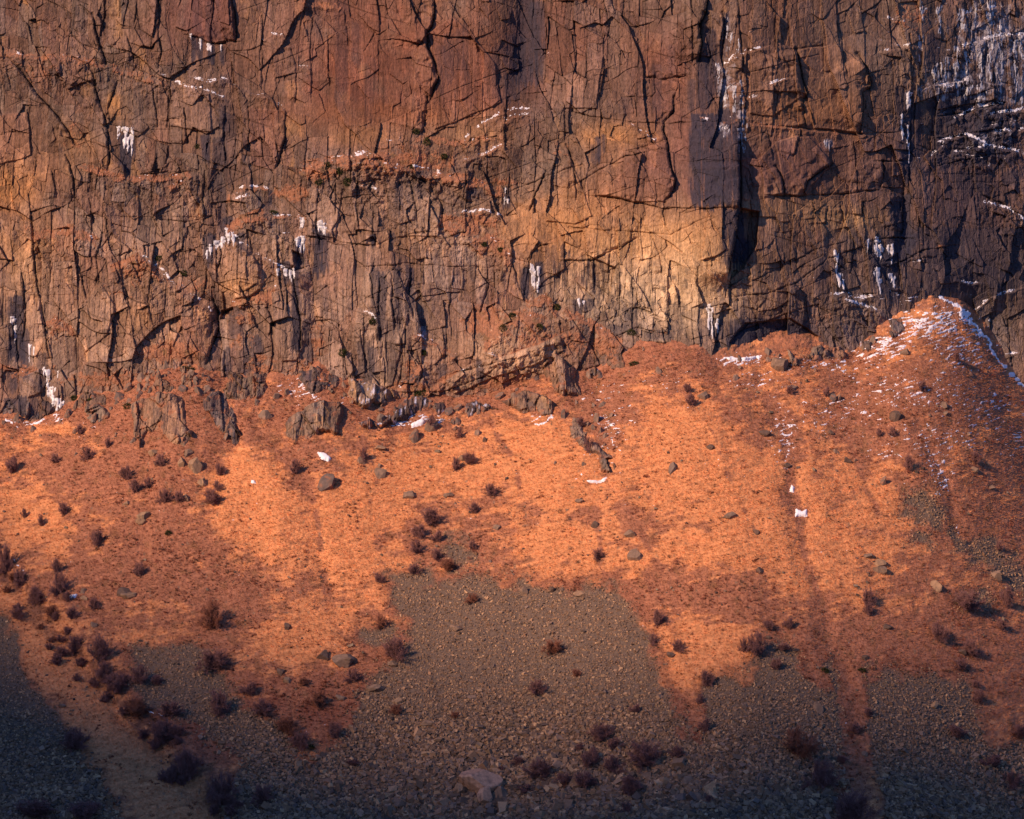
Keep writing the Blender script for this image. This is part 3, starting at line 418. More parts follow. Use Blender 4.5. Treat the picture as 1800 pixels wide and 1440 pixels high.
# grassy ground clinging to the face
VG = [(200,668,120,22,.7),(560,645,60,22,.75),(720,682,90,16,.65),(60,655,60,22,.65),(460,640,40,26,.6),(1400,600,40,14,.6),(1470,590,50,16,.5),(300,620,70,22,.9),(320,690,90,22,.9),(240,480,40,28,.6),(95,580,18,30,.6),(860,570,60,40,.75),(940,600,50,30,.7),(1010,600,40,40,.6),(1060,610,40,26,.8),(700,285,130,30,.8),(560,300,40,26,.9),(520,340,60,20,.7),(830,390,60,24,.8),(860,430,40,26,.7),(880,320,40,16,.6),(640,620,22,50,.35),(560,600,20,50,.6),(470,520,30,20,.8),(430,560,30,18,.6),
      (250,150,40,30,.35),(60,120,60,40,.45),(130,240,40,60,.35),(350,510,40,40,.5),(200,520,90,60,.3),(1600,30,50,40,.55),(880,670,90,24,.9),(960,620,30,10,.6),(1150,580,50,10,.4),(1100,300,60,40,.2),(990,270,40,30,.3),(60,400,50,20,.3),(120,430,60,20,.35),(420,600,40,20,.5),(720,650,18,30,.6),(880,240,40,14,.3),(1450,560,80,20,.3),(1350,500,60,14,.3),(1650,430,60,14,.3)]
for u, v, ru, rv, a in VG: veg = np.maximum(veg, a*gb(Uf, Vf, u, v, ru, rv)*1.35+(nv*0.75)*gb(Uf, Vf, u, v, ru*1.2, rv*1.2))
slope_up = np.zeros(U.shape)
D2 = D.reshape(X.shape); gz = -np.gradient(D2, axis=0)/np.gradient(Z, axis=0); up = ss(0.5, 1.6, gz).ravel()
veg = np.maximum(veg, up*0.35*(0.5+nv)*(V > 240)); veg = veg*(1-0.8*bare); vegm = ss(0.45, 0.72, veg*0.92+0.42*nv2+0.12*(c2-0.5)-0.05)
D += vegm*(0.06+0.12*fbm(xf*1.6, zf*1.6, 207, 3))

col = rock_colour(xf, zf, crack, c1, c2, c3, rough)
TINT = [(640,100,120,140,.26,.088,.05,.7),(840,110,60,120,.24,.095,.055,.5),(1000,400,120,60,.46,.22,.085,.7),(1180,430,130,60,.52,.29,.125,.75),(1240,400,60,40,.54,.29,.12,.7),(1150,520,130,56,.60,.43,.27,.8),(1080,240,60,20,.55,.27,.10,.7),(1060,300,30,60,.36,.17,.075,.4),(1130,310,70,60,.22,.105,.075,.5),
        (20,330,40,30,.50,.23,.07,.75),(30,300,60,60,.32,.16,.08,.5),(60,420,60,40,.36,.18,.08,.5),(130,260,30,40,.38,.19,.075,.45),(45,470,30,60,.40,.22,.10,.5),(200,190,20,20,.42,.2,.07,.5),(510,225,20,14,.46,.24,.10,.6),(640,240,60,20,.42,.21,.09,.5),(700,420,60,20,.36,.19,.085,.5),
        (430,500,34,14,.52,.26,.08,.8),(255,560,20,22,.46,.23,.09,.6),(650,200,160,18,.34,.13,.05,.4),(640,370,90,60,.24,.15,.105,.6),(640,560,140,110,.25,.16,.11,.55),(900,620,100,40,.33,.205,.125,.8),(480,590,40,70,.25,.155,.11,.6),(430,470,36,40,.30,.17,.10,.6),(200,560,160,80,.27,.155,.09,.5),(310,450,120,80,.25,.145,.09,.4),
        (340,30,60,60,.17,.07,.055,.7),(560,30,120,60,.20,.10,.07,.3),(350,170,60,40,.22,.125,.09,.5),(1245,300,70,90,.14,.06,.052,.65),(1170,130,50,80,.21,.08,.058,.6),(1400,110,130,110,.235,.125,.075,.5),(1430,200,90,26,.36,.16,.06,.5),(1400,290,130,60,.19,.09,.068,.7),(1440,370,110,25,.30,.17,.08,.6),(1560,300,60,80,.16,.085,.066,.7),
        (1700,480,160,110,.105,.07,.062,.9),(1640,330,120,80,.13,.078,.066,.8),(1750,300,80,120,.10,.062,.06,.8),(1330,450,60,60,.16,.09,.068,.7),(1430,460,100,60,.16,.10,.075,.6),(1380,590,110,40,.10,.068,.062,.85),(1500,560,60,40,.17,.12,.10,.6),(1740,60,90,90,.17,.115,.105,.6),(930,90,40,110,.12,.062,.055,.8),(1130,625,100,16,.12,.085,.07,.7),  # far right and overhang tones carry shade in the rock colour
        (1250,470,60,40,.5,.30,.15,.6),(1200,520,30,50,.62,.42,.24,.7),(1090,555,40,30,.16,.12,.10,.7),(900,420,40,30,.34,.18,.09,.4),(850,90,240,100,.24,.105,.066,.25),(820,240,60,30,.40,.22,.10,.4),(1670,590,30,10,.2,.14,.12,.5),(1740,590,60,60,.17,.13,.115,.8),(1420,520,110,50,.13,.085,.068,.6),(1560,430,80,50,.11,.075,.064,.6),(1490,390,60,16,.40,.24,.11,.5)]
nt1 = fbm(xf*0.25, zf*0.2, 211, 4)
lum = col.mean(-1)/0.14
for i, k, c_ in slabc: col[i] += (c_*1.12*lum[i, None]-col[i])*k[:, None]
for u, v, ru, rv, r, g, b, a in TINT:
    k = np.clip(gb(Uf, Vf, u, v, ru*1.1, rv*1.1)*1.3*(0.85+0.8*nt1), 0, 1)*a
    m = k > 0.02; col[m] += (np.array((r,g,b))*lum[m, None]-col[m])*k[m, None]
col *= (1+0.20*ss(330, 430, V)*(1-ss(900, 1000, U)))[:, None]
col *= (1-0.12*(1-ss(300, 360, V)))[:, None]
# pale drip streaks in the alcove
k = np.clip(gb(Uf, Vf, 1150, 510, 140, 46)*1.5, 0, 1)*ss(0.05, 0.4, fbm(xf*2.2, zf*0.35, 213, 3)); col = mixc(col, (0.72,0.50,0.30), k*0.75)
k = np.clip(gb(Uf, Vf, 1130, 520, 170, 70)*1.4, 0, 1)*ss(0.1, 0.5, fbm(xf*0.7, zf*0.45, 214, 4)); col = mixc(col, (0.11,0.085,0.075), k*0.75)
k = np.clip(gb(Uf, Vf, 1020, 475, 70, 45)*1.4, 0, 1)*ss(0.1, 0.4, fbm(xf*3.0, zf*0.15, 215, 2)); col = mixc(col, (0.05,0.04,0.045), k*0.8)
# lower columns: thin dark vertical seeps
k = ss(340, 420, V)*ss(0.22, 0.45, fbm(xf*1.8, zf*0.10, 217, 3))*(U < 980)*ss(0.0, 0.4, fbm(xf*0.12, zf*0.10, 218, 2)+0.15); col = mixc(col, (0.07,0.05,0.05), k*0.65)
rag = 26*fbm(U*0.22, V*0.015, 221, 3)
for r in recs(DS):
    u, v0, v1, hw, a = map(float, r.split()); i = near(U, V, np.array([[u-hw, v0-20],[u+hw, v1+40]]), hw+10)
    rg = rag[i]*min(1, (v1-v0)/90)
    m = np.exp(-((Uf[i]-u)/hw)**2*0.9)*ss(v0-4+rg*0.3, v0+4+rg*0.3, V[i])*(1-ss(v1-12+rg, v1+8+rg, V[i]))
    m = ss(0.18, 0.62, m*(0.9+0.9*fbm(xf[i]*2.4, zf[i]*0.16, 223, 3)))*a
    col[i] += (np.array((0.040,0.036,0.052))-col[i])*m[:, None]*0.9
col *= (1-0.7*dirt)[:, None]
gcol = np.array((0.38,0.165,0.088))*(1+0.5*fbm(xf*1.1, zf*1.4, 231, 4))[:, None]; gcol = mixc(gcol, (0.16,0.11,0.05), ss(0.1, 0.5, fbm(xf*0.5, zf*0.6, 233, 3))*0.6)
col += (gcol*0.9-col)*(vegm*0.88)[:, None]
# rime frosted on to the rock at the right
rime = np.zeros(U.shape)
for a_, b_, ru, rv, k in [(1740,70,80,110,.95),(1660,150,70,60,.75),(1700,180,60,30,.7),(1275,150,22,50,1.0),(1305,210,12,80,.9),(1272,232,14,18,.9),(1455,252,12,12,1.0),(1280,60,16,50,.7),(1780,150,40,90,.8),(1570,60,60,60,.4),(1750,240,60,40,.7),(1370,120,40,40,.25),(30,90,20,60,.2),(1180,20,20,20,.4),(1020,665,10,20,.4),(745,580,8,14,1.0),(400,555,10,16,.7),(1600,200,30,60,.4),(1640,330,60,60,.2)]:
    rime = np.maximum(rime, k*gb(Uf, Vf, a_, b_, ru*1.2, rv*1.2))
rf_ = 0.75*fbm(xf*0.45, zf*0.35, 261, 4, 0.6)+0.5*fbm(xf*1.6, zf*0.9, 262, 4, 0.65); rk = ss(0.0, 0.28, rime*0.62+rf_*0.62-0.40+0.12*nv2)
col = mixc(col, (0.37,0.34,0.37), rk*0.7)
Yc = Yb-D.reshape(X.shape)
Pc = np.stack([X, Yc, Z], -1)
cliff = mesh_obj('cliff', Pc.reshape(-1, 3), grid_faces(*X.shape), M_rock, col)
tag(cliff, kind='structure', label='brown and ochre cracked cliff face with ledges rising over the slope')

def normals(Pg):
    a = np.gradient(Pg, axis=1); b = np.gradient(Pg, axis=0); n = np.cross(a, b); return n/np.linalg.norm(n, axis=-1, keepdims=True)
def skin(name, Pg, Ng, f, thick, mat, colr, smooth=True, sink=0.12, seed=0):      # a layer lying on a surface grid wherever f > 0
    nr, nc = f.shape; F = grid_faces(nr, nc) if f.size < 60000 else None
    g = np.maximum.reduce([f[:-1,:-1], f[1:,:-1], f[:-1,1:], f[1:,1:]]) > 0
    r, c = np.nonzero(g)
    if not len(r): return None
    i = r*nc+c; F = np.stack([i, i+1, i+nc+1, i+nc], -1)
    ids, inv = np.unique(F.ravel(), return_inverse=True); F = inv.reshape(-1, 4)
    ff = f.ravel()[ids]; off = np.where(ff > 0, thick*np.sqrt(np.clip(ff, 0, 1))+0.02, -sink)
    vp = Pg.reshape(-1, 3)[ids]+Ng.reshape(-1, 3)[ids]*off[:, None]
    cc = np.ones((len(ids), 3))*np.array(colr)*(1+0.12*pn(vp[:, 0]*1.7, vp[:, 2]*1.2, 5+seed))[:, None]
    return mesh_obj(name, vp, F, mat, cc, smooth=smooth)
NcS = normals(Pc); NcS = np.where((NcS[..., 1:2] > 0), -NcS, NcS)
snowline = snow-0.44+0.35*np.minimum(nv2, 0.1)
hi = (U > 1560) & (V < 300)
SNB = [(1600,520,60,14,.9),(1520,525,50,14,.7),(1700,520,60,26,.5),(1750,590,50,60,.45),(1650,60,120,60,.55),(1760,230,60,60,.5),(1570,60,60,60,.45),(1500,30,40,30,.3),(820,240,80,40,.35),(700,300,120,40,.36),(430,340,40,20,.4),(850,380,50,14,.4),(310,490,60,30,.35),(1680,440,120,60,.25),(720,730,80,20,.5),(1290,110,30,60,.45),(530,690,60,30,.4),(60,60,60,60,.15),(1640,250,60,40,.5),(300,130,120,30,.25)]
dn = np.zeros(U.shape)
for u, v, ru, rv, a in SNB: dn = np.maximum(dn, a*gb(U, V, u, v, ru*1.2, rv*1.2))
fl = fbm(xf*0.55+zf*0.25, zf*2.6-xf*0.5, 241, 4, 0.6)
snowline = np.maximum(snowline, dn*0.85+0.30*ss(0.2, 0.9, gz.ravel())+fl*1.1-0.98)
snowline[V > 760] = -1
sn = skin('cliff_snow', Pc, NcS, snowline.reshape(X.shape), 0.07, M_snow, (0.74,0.71,0.73))
tag(sn, 'thin white snow lines lying along the ledges of the cliff', 'snow', kind='stuff')
rag2 = 14*fbm(U*0.35, V*0.01, 251, 3)
frost = fbm(xf*2.8, zf*0.5, 253, 4, 0.6)
for r in [q for q in IC.split('\n') if q.strip()]:
    lab, strands = r.split('|'); S = np.array([[float(q) for q in s.split()] for s in strands.split(',')])
    u0, v0, u1, v1 = S[:,0].min()-22, S[:,1].min()-22, S[:,0].max()+22, S[:,2].max()+26
    rows = np.flatnonzero((V0 > v0).any(1) & (V0 < v1).any(1)); cols = np.flatnonzero((U0 > u0).any(0) & (U0 < u1).any(0))
    sl_ = (slice(rows[0], rows[-1]+1), slice(cols[0], cols[-1]+1)); uu = Uf.reshape(X.shape)[sl_]; vv = V0[sl_]; rg = rag2.reshape(X.shape)[sl_]; fr = frost.reshape(X.shape)[sl_]
    f = np.full(uu.shape, -1.0)
    for u, a, b, hw in S:
        wd = hw*(0.95+0.9*pn(vv*0.09+u, u+0*vv, 12))*(1-0.55*ss(a, b, vv)); sc_ = min(1, (b-a)/40)
        f = np.maximum(f, 1-((uu-u)/wd)**2-4*ss(b-4+rg*sc_, b+4+rg*sc_, vv)-4*(1-ss(a-4+rg*0.3*sc_, a+1+rg*0.3*sc_, vv)))
    dense = 0.45 if ('frost' in lab or 'veil' in lab or 'curtains below' in lab or 'smear' in lab) else 0.25
    f = f+fr*(1.9 if dense > 0.4 else 1.5)-dense-0.15-(0.25 if dense > 0.4 else 0)
    gl = (u0+u1)/2 > 1230
    g = np.maximum.reduce([f[:-1,:-1], f[1:,:-1], f[:-1,1:], f[1:,1:]]) > 0; lb = np.zeros(g.shape, int); nl = 0; sizes = []
    for r0, c0_ in zip(*np.nonzero(g)):
        if lb[r0, c0_]: continue
        nl += 1; st_ = [(r0, c0_)]; lb[r0, c0_] = nl; cnt = 0
        while st_:
            a_, b_ = st_.pop(); cnt += 1
            for da in (-1, 0, 1):
                for db in (-1, 0, 1):
                    p_, q_ = a_+da, b_+db
                    if 0 <= p_ < g.shape[0] and 0 <= q_ < g.shape[1] and g[p_, q_] and not lb[p_, q_]: lb[p_, q_] = nl; st_.append((p_, q_))
        sizes.append(cnt)
    if not nl: continue
    keep = [q+1 for q in range(nl) if sizes[q] >= max(6, 0.03*max(sizes))]
    keep = sorted(keep, key=lambda q: -sizes[q-1])[:14]; thk = 0.05 if dense > 0.4 else 0.10; icol = (0.40,0.38,0.40) if dense > 0.4 else (0.64,0.60,0.60)
    def one(q, nm):
        m = np.zeros(f.shape, bool); a_, b_ = np.nonzero(lb == q)
        for da in (0, 1):
            for db in (0, 1): m[a_+da, b_+db] = True
        return skin(nm, Pc[sl_], NcS[sl_], np.where(m, f, -1), thk, M_ice, icol)
    if len(keep) == 1: o = one(keep[0], 'icefall')
    else:
        o = bpy.data.objects.new('icefall', None); C.objects.link(o)
        for q in keep:
            c_ = one(q, 'icicle')
            if c_: c_.parent = o
    if o: tag(o, lab, 'icefall', 'frozen water hanging on the cliff')

# ------------------------------------------------------------------ the slope below
zb = P(ZB)
gx = axis(-90, 90, 0.15, -190, 190, 1.6); gzv = axis(-64, 24, 0.15, -118, 34, 1.6)
GX, GZ = np.meshgrid(gx, gzv)
ybl = cliff_base(gx, 5.0)
def zline(xv, sig):
    z = np.interp(900+xv*10*DC/(DC+ybl), zb[:, 0], zb[:, 1]); z = (720-z)*(DC+ybl)/7000.0
    if sig <= 0: return z
    q = np.arange(-400, 400, 1.0); zz = np.interp(900+q*9.9, zb[:, 0], zb[:, 1]); zz = (720-zz)/10
    kk = np.exp(-(np.arange(-60, 61)/sig)**2); kk /= kk.sum(); return np.interp(xv, q, np.convolve(np.pad(zz, 60, mode='edge'), kk, mode='valid'))
z0 = zline(gx, 0); z1 = zline(gx, 7); z2 = zline(gx, 22)
def ground(GX, GZ):
    dpt = np.maximum(z0[None]-GZ, 0); a = ss(0.5, 10, dpt); b = ss(10, 45, dpt)
    ze = z0[None]*(1-a)+z1[None]*a; ze = ze*(1-b)+z2[None]*b
    y = cliff_base(GX, ze)-0.3+1.22*(GZ-ze)-0.6*ss(0, 3, dpt)
    return y-1.2*fbm(GX*0.035, GZ*0.02, 301, 3)*ss(2, 15, dpt)-0.35*fbm(GX*0.22, GZ*0.16, 303, 4)*ss(0.3, 3, dpt)
Yg = ground(GX, GZ); U1, V1 = proj(GX, Yg, GZ); u = U1.ravel(); v = V1.ravel(); gxf = GX.ravel(); gzf = GZ.ravel()
w1 = 26*fbm(gxf*0.12, gzf*0.12, 305, 6, 0.62); w2 = 26*fbm(gxf*0.12, gzf*0.12, 307, 6, 0.62); uw = u+w1; vw = v+w2
B = np.zeros(u.shape)
# gullies (-) and ribs (+): width px, metres, points
GL = '''26 -1.4 1340 700 1375 760 1390 830 1400 900 1415 980 1450 1080 1480 1180 1500 1260 1520 1340 1560 1440;16 -.8 1620 740 1640 800 1665 870 1690 940 1740 1010 1800 1060;24 -1.2 500 790 540 850 555 920 570 1000 580 1060;20 -1 1040 650 1060 720 1070 800 1050 860;34 -1.6 390 700 400 780 370 880
20 -1.8 -20 1000 40 1040 100 1110 150 1180 210 1270 290 1340 350 1400 400 1460;30 1.8 60 990 130 1080 190 1160 270 1240 340 1320;24 .8 1180 690 1250 760 1300 850;24 .8 1420 700 1440 800 1460 900;18 .7 1090 900 1130 1000 1170 1100 1210 1200;30 1.4 430 760 470 860 500 960
22 -1 1180 1160 1210 1240 1240 1320;18 -.8 240 740 260 860 250 960;18 -.6 1360 1120 1440 1180;26 1 1560 700 1600 800 1640 920'''
for r in recs(GL):
    f = r.split(); a = P(' '.join(f[2:])); wd = float(f[0]); i, d, s, t = line(uw, vw, a, wd*2.5); B[i] += float(f[1])*0.6*np.exp(-(d/wd*1.3)**2)
scr = np.full(u.shape, -99.0); rag3 = 16*fbm(gxf*0.30, gzf*0.42, 309, 5, 0.6)
for r in recs(SC):
    i, sd = area(uw, vw, P(r), 60); scr[i] = np.maximum(scr[i], sd)
for r in recs('''52 75 90 1150 170 1240 250 1320 310 1400 350 1480;20 34 1488 1170 1502 1250 1510 1320 1530 1400 1555 1480;14 30 1215 1180 1232 1300;12 20 1440 1190 1470 1230'''):
    f = r.split(); i, d, s, t = line(u*0.6+uw*0.4, v*0.6+vw*0.4, P(' '.join(f[2:])), 90); scr[i] -= float(f[1])*np.exp(-(d/float(f[0]))**4)
for a_, b_, ru, rv, k in [(575,1265,60,50,34),(450,1235,50,30,26),(510,1240,40,30,22),(330,1290,40,50,24),(400,1330,30,40,16),(640,1180,30,30,14),(1330,1170,24,24,14),(1650,1170,40,16,12),(1760,1280,40,30,20)]: scr -= k*gb(uw, vw, a_, b_, ru, rv)
scr += rag3*2.0; scm = ss(-12, 8, scr)
B -= 0.25*scm; dp0 = np.maximum(z0[None]-GZ, 0).ravel(); B += 0.8*fbm(gxf*0.35, gzf*0.35, 407, 5, 0.6)*np.exp(-(dp0/5)**2)
com = fbm(gxf*0.30+gzf*0.12, gzf*1.7-gxf*0.35, 311, 4)
B += 0.12*com+0.14*fbm(gxf*1.5, gzf*1.8, 313, 3)+0.10*np.where(scr > 0, fbm(gxf*2.5, gzf*2.5, 315, 2), 0)
Yg = Yg-B.reshape(GX.shape); Pg = np.stack([GX, Yg, GZ], -1)
U1, V1 = proj(GX, Yg, GZ)
# colour of the turf: straw, brown, red heath
G = 0.50+0.36*fbm(gxf*0.05, gzf*0.06, 321, 4)+0.75*fbm(gxf*0.20, gzf*0.36, 323, 6, 0.7)
for a_, b_, ru, rv, k in [(480,930,90,90,.5),(640,870,80,80,.5),(500,1130,80,60,.45),(620,960,70,60,.4),(420,860,60,60,.3),(930,780,90,70,.4),(1010,840,60,60,.4),(1200,760,90,60,.5),(1250,860,120,60,.5),(1330,960,110,40,.5),(1160,980,90,40,.3),(1420,1010,60,50,.4),(1240,1130,60,60,.5),(1500,960,90,80,.3),(1400,1060,80,50,.4),(1290,1150,50,50,.5),(60,900,80,60,.3),(130,960,60,50,.3),(950,960,100,40,.3),(800,800,70,40,.3),
                          (30,1050,30,30,.5),(100,1150,40,60,.5),(180,1300,60,60,.5),(280,1390,60,60,.5),(100,760,60,20,.3),(440,700,40,40,.2),(1360,850,60,60,.3),(1000,940,60,20,.3),(700,830,60,40,.2),(1080,1000,60,40,.3),(1560,880,40,60,.2),
                          (280,850,90,90,-.45),(270,1000,150,50,-.35),(300,730,120,50,-.6),(1290,1050,100,45,-.75),(1180,1040,60,30,-.5),(780,960,90,50,-.5),(1600,700,220,90,-.22),(1700,850,140,120,-.16),(1650,1100,200,80,-.15),(520,720,80,40,-.3),(720,700,160,30,-.3),(900,690,90,30,-.3),(1060,720,60,80,-.45),(540,860,26,80,-.2),(1390,850,20,120,-.55),(1430,1000,22,60,-.4),
                          (540,1020,60,40,-.3),(480,1080,40,20,-.3),(80,820,60,40,-.25),(1100,900,30,60,-.3),(1450,1150,60,60,-.5),(1600,1150,120,40,-.4),(1350,1130,50,30,-.4),(240,1230,120,60,-.3),(560,1240,90,50,-.6),(330,1290,60,50,-.4),(400,1080,60,80,-.5),(420,960,80,20,-.25),(1210,1290,60,60,-.4),(1500,1300,60,90,-.2),(1100,1060,20,40,-.3)]:
    G += k*gb(uw, vw, a_, b_, ru, rv)
G = G-0.18*ss(0, 40, np.interp(u, zb[:,0], zb[:,1])+46-v)*(u < 1300)
i, d, s, t = line(uw, vw, P('40 1080 90 1150 170 1240 250 1320 310 1400 350 1480'), 90); G[i] += 0.75*np.exp(-(d/40)**2)
for r in recs('''5 .5 1345 700 1372 750 1385 800 1395 860 1402 900 1410 960 1425 1010 1440 1050;4 .45 1450 1080 1475 1150 1490 1210 1505 1270 1520 1330;4 .45 500 800 530 840 550 880 562 930 568 980 572 1040;4 .5 1045 900 1048 950 1060 1000 1085 1040 1110 1090;3 .5 -10 1005 40 1045 100 1110 160 1170 200 1240 260 1300
8 .5 1640 800 1670 860 1690 920 1740 980;3 .35 250 900 245 960 255 1010;3 .4 1100 900 1120 930 1160 1000;3 .35 640 770 660 830 650 900;4 .35 860 740 900 800 910 860;3 .3 1200 690 1260 780 1290 860 1330 940;3 .3 1480 700 1500 800 1540 900;3 .3 1560 720 1590 820 1600 900'''):
    f = r.split(); i, d, s, t = line(uw*0.4+u*0.6, vw*0.4+v*0.6, P(' '.join(f[2:])), 40); G[i] -= float(f[1])*1.3*np.exp(-(d/float(f[0])/1.6)**2)*(0.8+1.2*pn(v[i]*0.06, u[i]*0.02, 3)); B[i] -= 0.0
S = 0.5*ss(0.28, 0.85, G+0.16*com)+0.5*ss(0.47, 0.62, G+0.22*com+0.12*fbm(gxf*0.9,gzf*1.6,326,4))
gc = mixc(np.ones(u.shape+(3,))*np.array((0.37,0.150,0.080)), (0.65,0.268,0.108), S)
gc = mixc(gc, (0.27,0.12,0.055), ss(0.1,0.5,fbm(gxf*0.5,gzf*0.5,325,4))*(1-S)*0.7)
gc = gc*(1+0.38*com+0.26*fbm(gxf*1.4, gzf*2.6, 327, 3)+0.15*fbm(gxf*2.4, gzf*5, 328, 2))[:, None]
gc = mixc(gc, (0.20,0.065,0.04), ss(0.34,0.5,fbm(gxf*0.9,gzf*1.3,329,3))*(0.75-0.5*S))
gc = mixc(gc, (0.20,0.15,0.10), ss(0.50,0.62,fbm(gxf*1.1,gzf*1.1,331,2))*0.6)
gc = mixc(gc, (0.27,0.10,0.055), ss(-38, -6, scr+14*fbm(gxf*0.2,gzf*0.2,333,3))*0.55*(V1.ravel() > 1000)); gc = mixc(gc, (0.26,0.085,0.048), np.clip(gb(uw,vw,560,1250,100,70)+gb(uw,vw,330,1280,60,60)+gb(uw,vw,430,1220,70,30), 0, 1)*0.7*ss(-0.3,0.3,fbm(gxf*0.3,gzf*0.3,337,4))); gc = mixc(gc, (0.16,0.105,0.072), scm)
i, d, s, t = line(uw, vw, P('-20 990 40 1035 100 1105 160 1165 215 1225 290 1310 350 1385 410 1450'), 60)
gc[i] += (np.array((0.13,0.06,0.045))-gc[i])*(np.exp(-(d/22)**2)*ss(-0.3, 0.25, fbm(gxf[i]*0.4, gzf[i]*0.4, 335, 4))*0.8)[:, None]
slope = mesh_obj('hillside', Pg.reshape(-1, 3), grid_faces(*GX.shape), M_turf, gc)
tag(slope, kind='structure', label='steep slope of orange winter grass below the cliff')
NgS = normals(Pg); NgS = np.where(NgS[..., 2:3] < 0, -NgS, NgS)
vf = mesh_obj('valley_floor', [(-6000,-6000,-117.6),(6000,-6000,-117.6),(6000,-135,-117.6),(-6000,-135,-117.6)], [(0,1,2,3)], M_turf, np.ones((4,3))*np.array((0.2,0.12,0.06))); tag(vf, kind='structure')

# a look-up of both surfaces
def bil(xs, zs, A, x, z):
    i = np.clip(np.searchsorted(xs, x)-1, 0, len(xs)-2); j = np.clip(np.searchsorted(zs, z)-1, 0, len(zs)-2)
    fx = np.clip((x-xs[i])/(xs[i+1]-xs[i]), 0, 1); fz = np.clip((z-zs[j])/(zs[j+1]-zs[j]), 0, 1)
    if A.ndim == 3: fx = fx[..., None]; fz = fz[..., None]
    return (A[j,i]*(1-fx)+A[j,i+1]*fx)*(1-fz)+(A[j+1,i]*(1-fx)+A[j+1,i+1]*fx)*fz
def hit(u, v, which='g'):
    u = np.asarray(u, float); v = np.asarray(v, float); y = np.full(u.shape, -20.0)
    for _ in range(14):
        x, z = unproj(u, v, y); yg = bil(gx, gzv, Yg, x, z)
        if which == 'g': y2 = yg
        else:
            yc = bil(cx, cz, Yc, x, z); y2 = np.where(z < zb_max, np.minimum(yc, yg), yc)
        y = y2
    x, z = unproj(u, v, y); return np.stack([x, y, z], -1)
zb_max = 24.0

# snow scattered over the slope
dn = np.zeros(u.shape)
for a_, b_, ru, rv, k in [(1640,570,90,34,.82),(1560,610,60,30,.74),(1690,620,70,50,.62),(1470,640,110,24,.5),(1620,690,160,50,.50),(1740,720,80,50,.5),(1480,720,120,40,.45),(1650,770,140,40,.46),(1380,760,30,60,.55),(1650,820,26,60,.6),(1340,670,70,30,.48),(530,685,50,24,.62),(1080,745,40,40,.5),(1060,800,50,40,.3),(730,738,90,16,.6),(1790,770,40,60,.5),(1560,800,40,30,.45),(940,735,40,10,.5),(1300,635,50,10,.8),(1060,690,50,30,.4),(60,740,70,8,.55),(100,735,20,14,.6),(1180,680,60,30,.3),(1430,740,60,30,.4),(400,700,30,30,.3),(600,720,50,30,.3)]:
    dn = np.maximum(dn, k*gb(u, v, a_, b_, ru, rv))
fl = fbm(gxf*0.45+gzf*0.45, gzf*2.4-gxf*0.8, 341, 4, 0.6); fs = dn*1.15+fl*1.35-0.82
for r in recs('''2.6 1 1540 536 1570 540 1600 528 1640 522 1670 530 1695 548 1712 575 1735 610 1755 640 1780 665 1805 688;3 .8 1270 630 1300 630 1335 628;2.5 .7 1500 600 1505 615 1520 628 1545 625;2 .6 1366 740 1375 760 1385 775 1383 800 1388 830;2 .6 1625 775 1635 800 1645 820 1655 845 1662 865;2 .5 1685 925 1690 940;2.5 .6 1035 735 1050 745 1060 748;2 .5 1070 770 1085 790
3 .9 640 752 660 748 690 742 715 735;2 .8 15 735 30 742 55 738 80 738;2.5 .8 945 742 960 742 972 735;2 .6 160 748 170 752 178 748;2 .6 1380 740 1400 745;2.5 .6 1460 640 1475 650 1500 660;3 .8 1550 600 1590 575 1620 560;2 .5 25 985 40 995 50 1005;2 .5 260 1245 280 1262 300 1275;2 .4 1010 842 1035 835;2 .4 1085 770 1090 800''')+[]:
    f = r.split(); a = P(' '.join(f[2:])); wd = float(f[0]); i, d, s, t = line(uw, vw, a, wd*4); fs[i] = np.maximum(fs[i], float(f[1])*1.0*np.exp(-(d/wd)**2)-0.50+0.95*fl[i])
fs[scm > 0.5] -= 0.5
o = skin('slope_snow', Pg, NgS, fs.reshape(GX.shape), 0.13, M_snow, (0.86,0.83,0.86)); tag(o, 'small scattered snow flecks caught in the grass of the right slope', 'snow', kind='stuff')
for r in [q for q in SN.split('\n') if q.strip()]:
    lab, pts = r.split('|'); a = P(pts); lo = a.min(0)-12; hi_ = a.max(0)+12
    rows = np.flatnonzero((V1 > lo[1]).any(1) & (V1 < hi_[1]).any(1)); cols = np.flatnonzero((U1 > lo[0]).any(0) & (U1 < hi_[0]).any(0))
    s_ = (slice(rows[0], rows[-1]+1), slice(cols[0], cols[-1]+1)); uu = U1[s_]; vv = V1[s_]
    f = np.full(uu.size, -1.0); i, sd = area((uu+1.2*pn(uu*0.3, vv*0.3, 4)).ravel(), (vv+1.2*pn(uu*0.3, vv*0.3, 6)).ravel(), a, 8); f[i] = sd/3.0
    o = skin('snow_patch', Pg[s_], NgS[s_], f.reshape(uu.shape), 0.4, M_snow, (0.90,0.87,0.88))
    if o: tag(o, lab, 'snow patch')

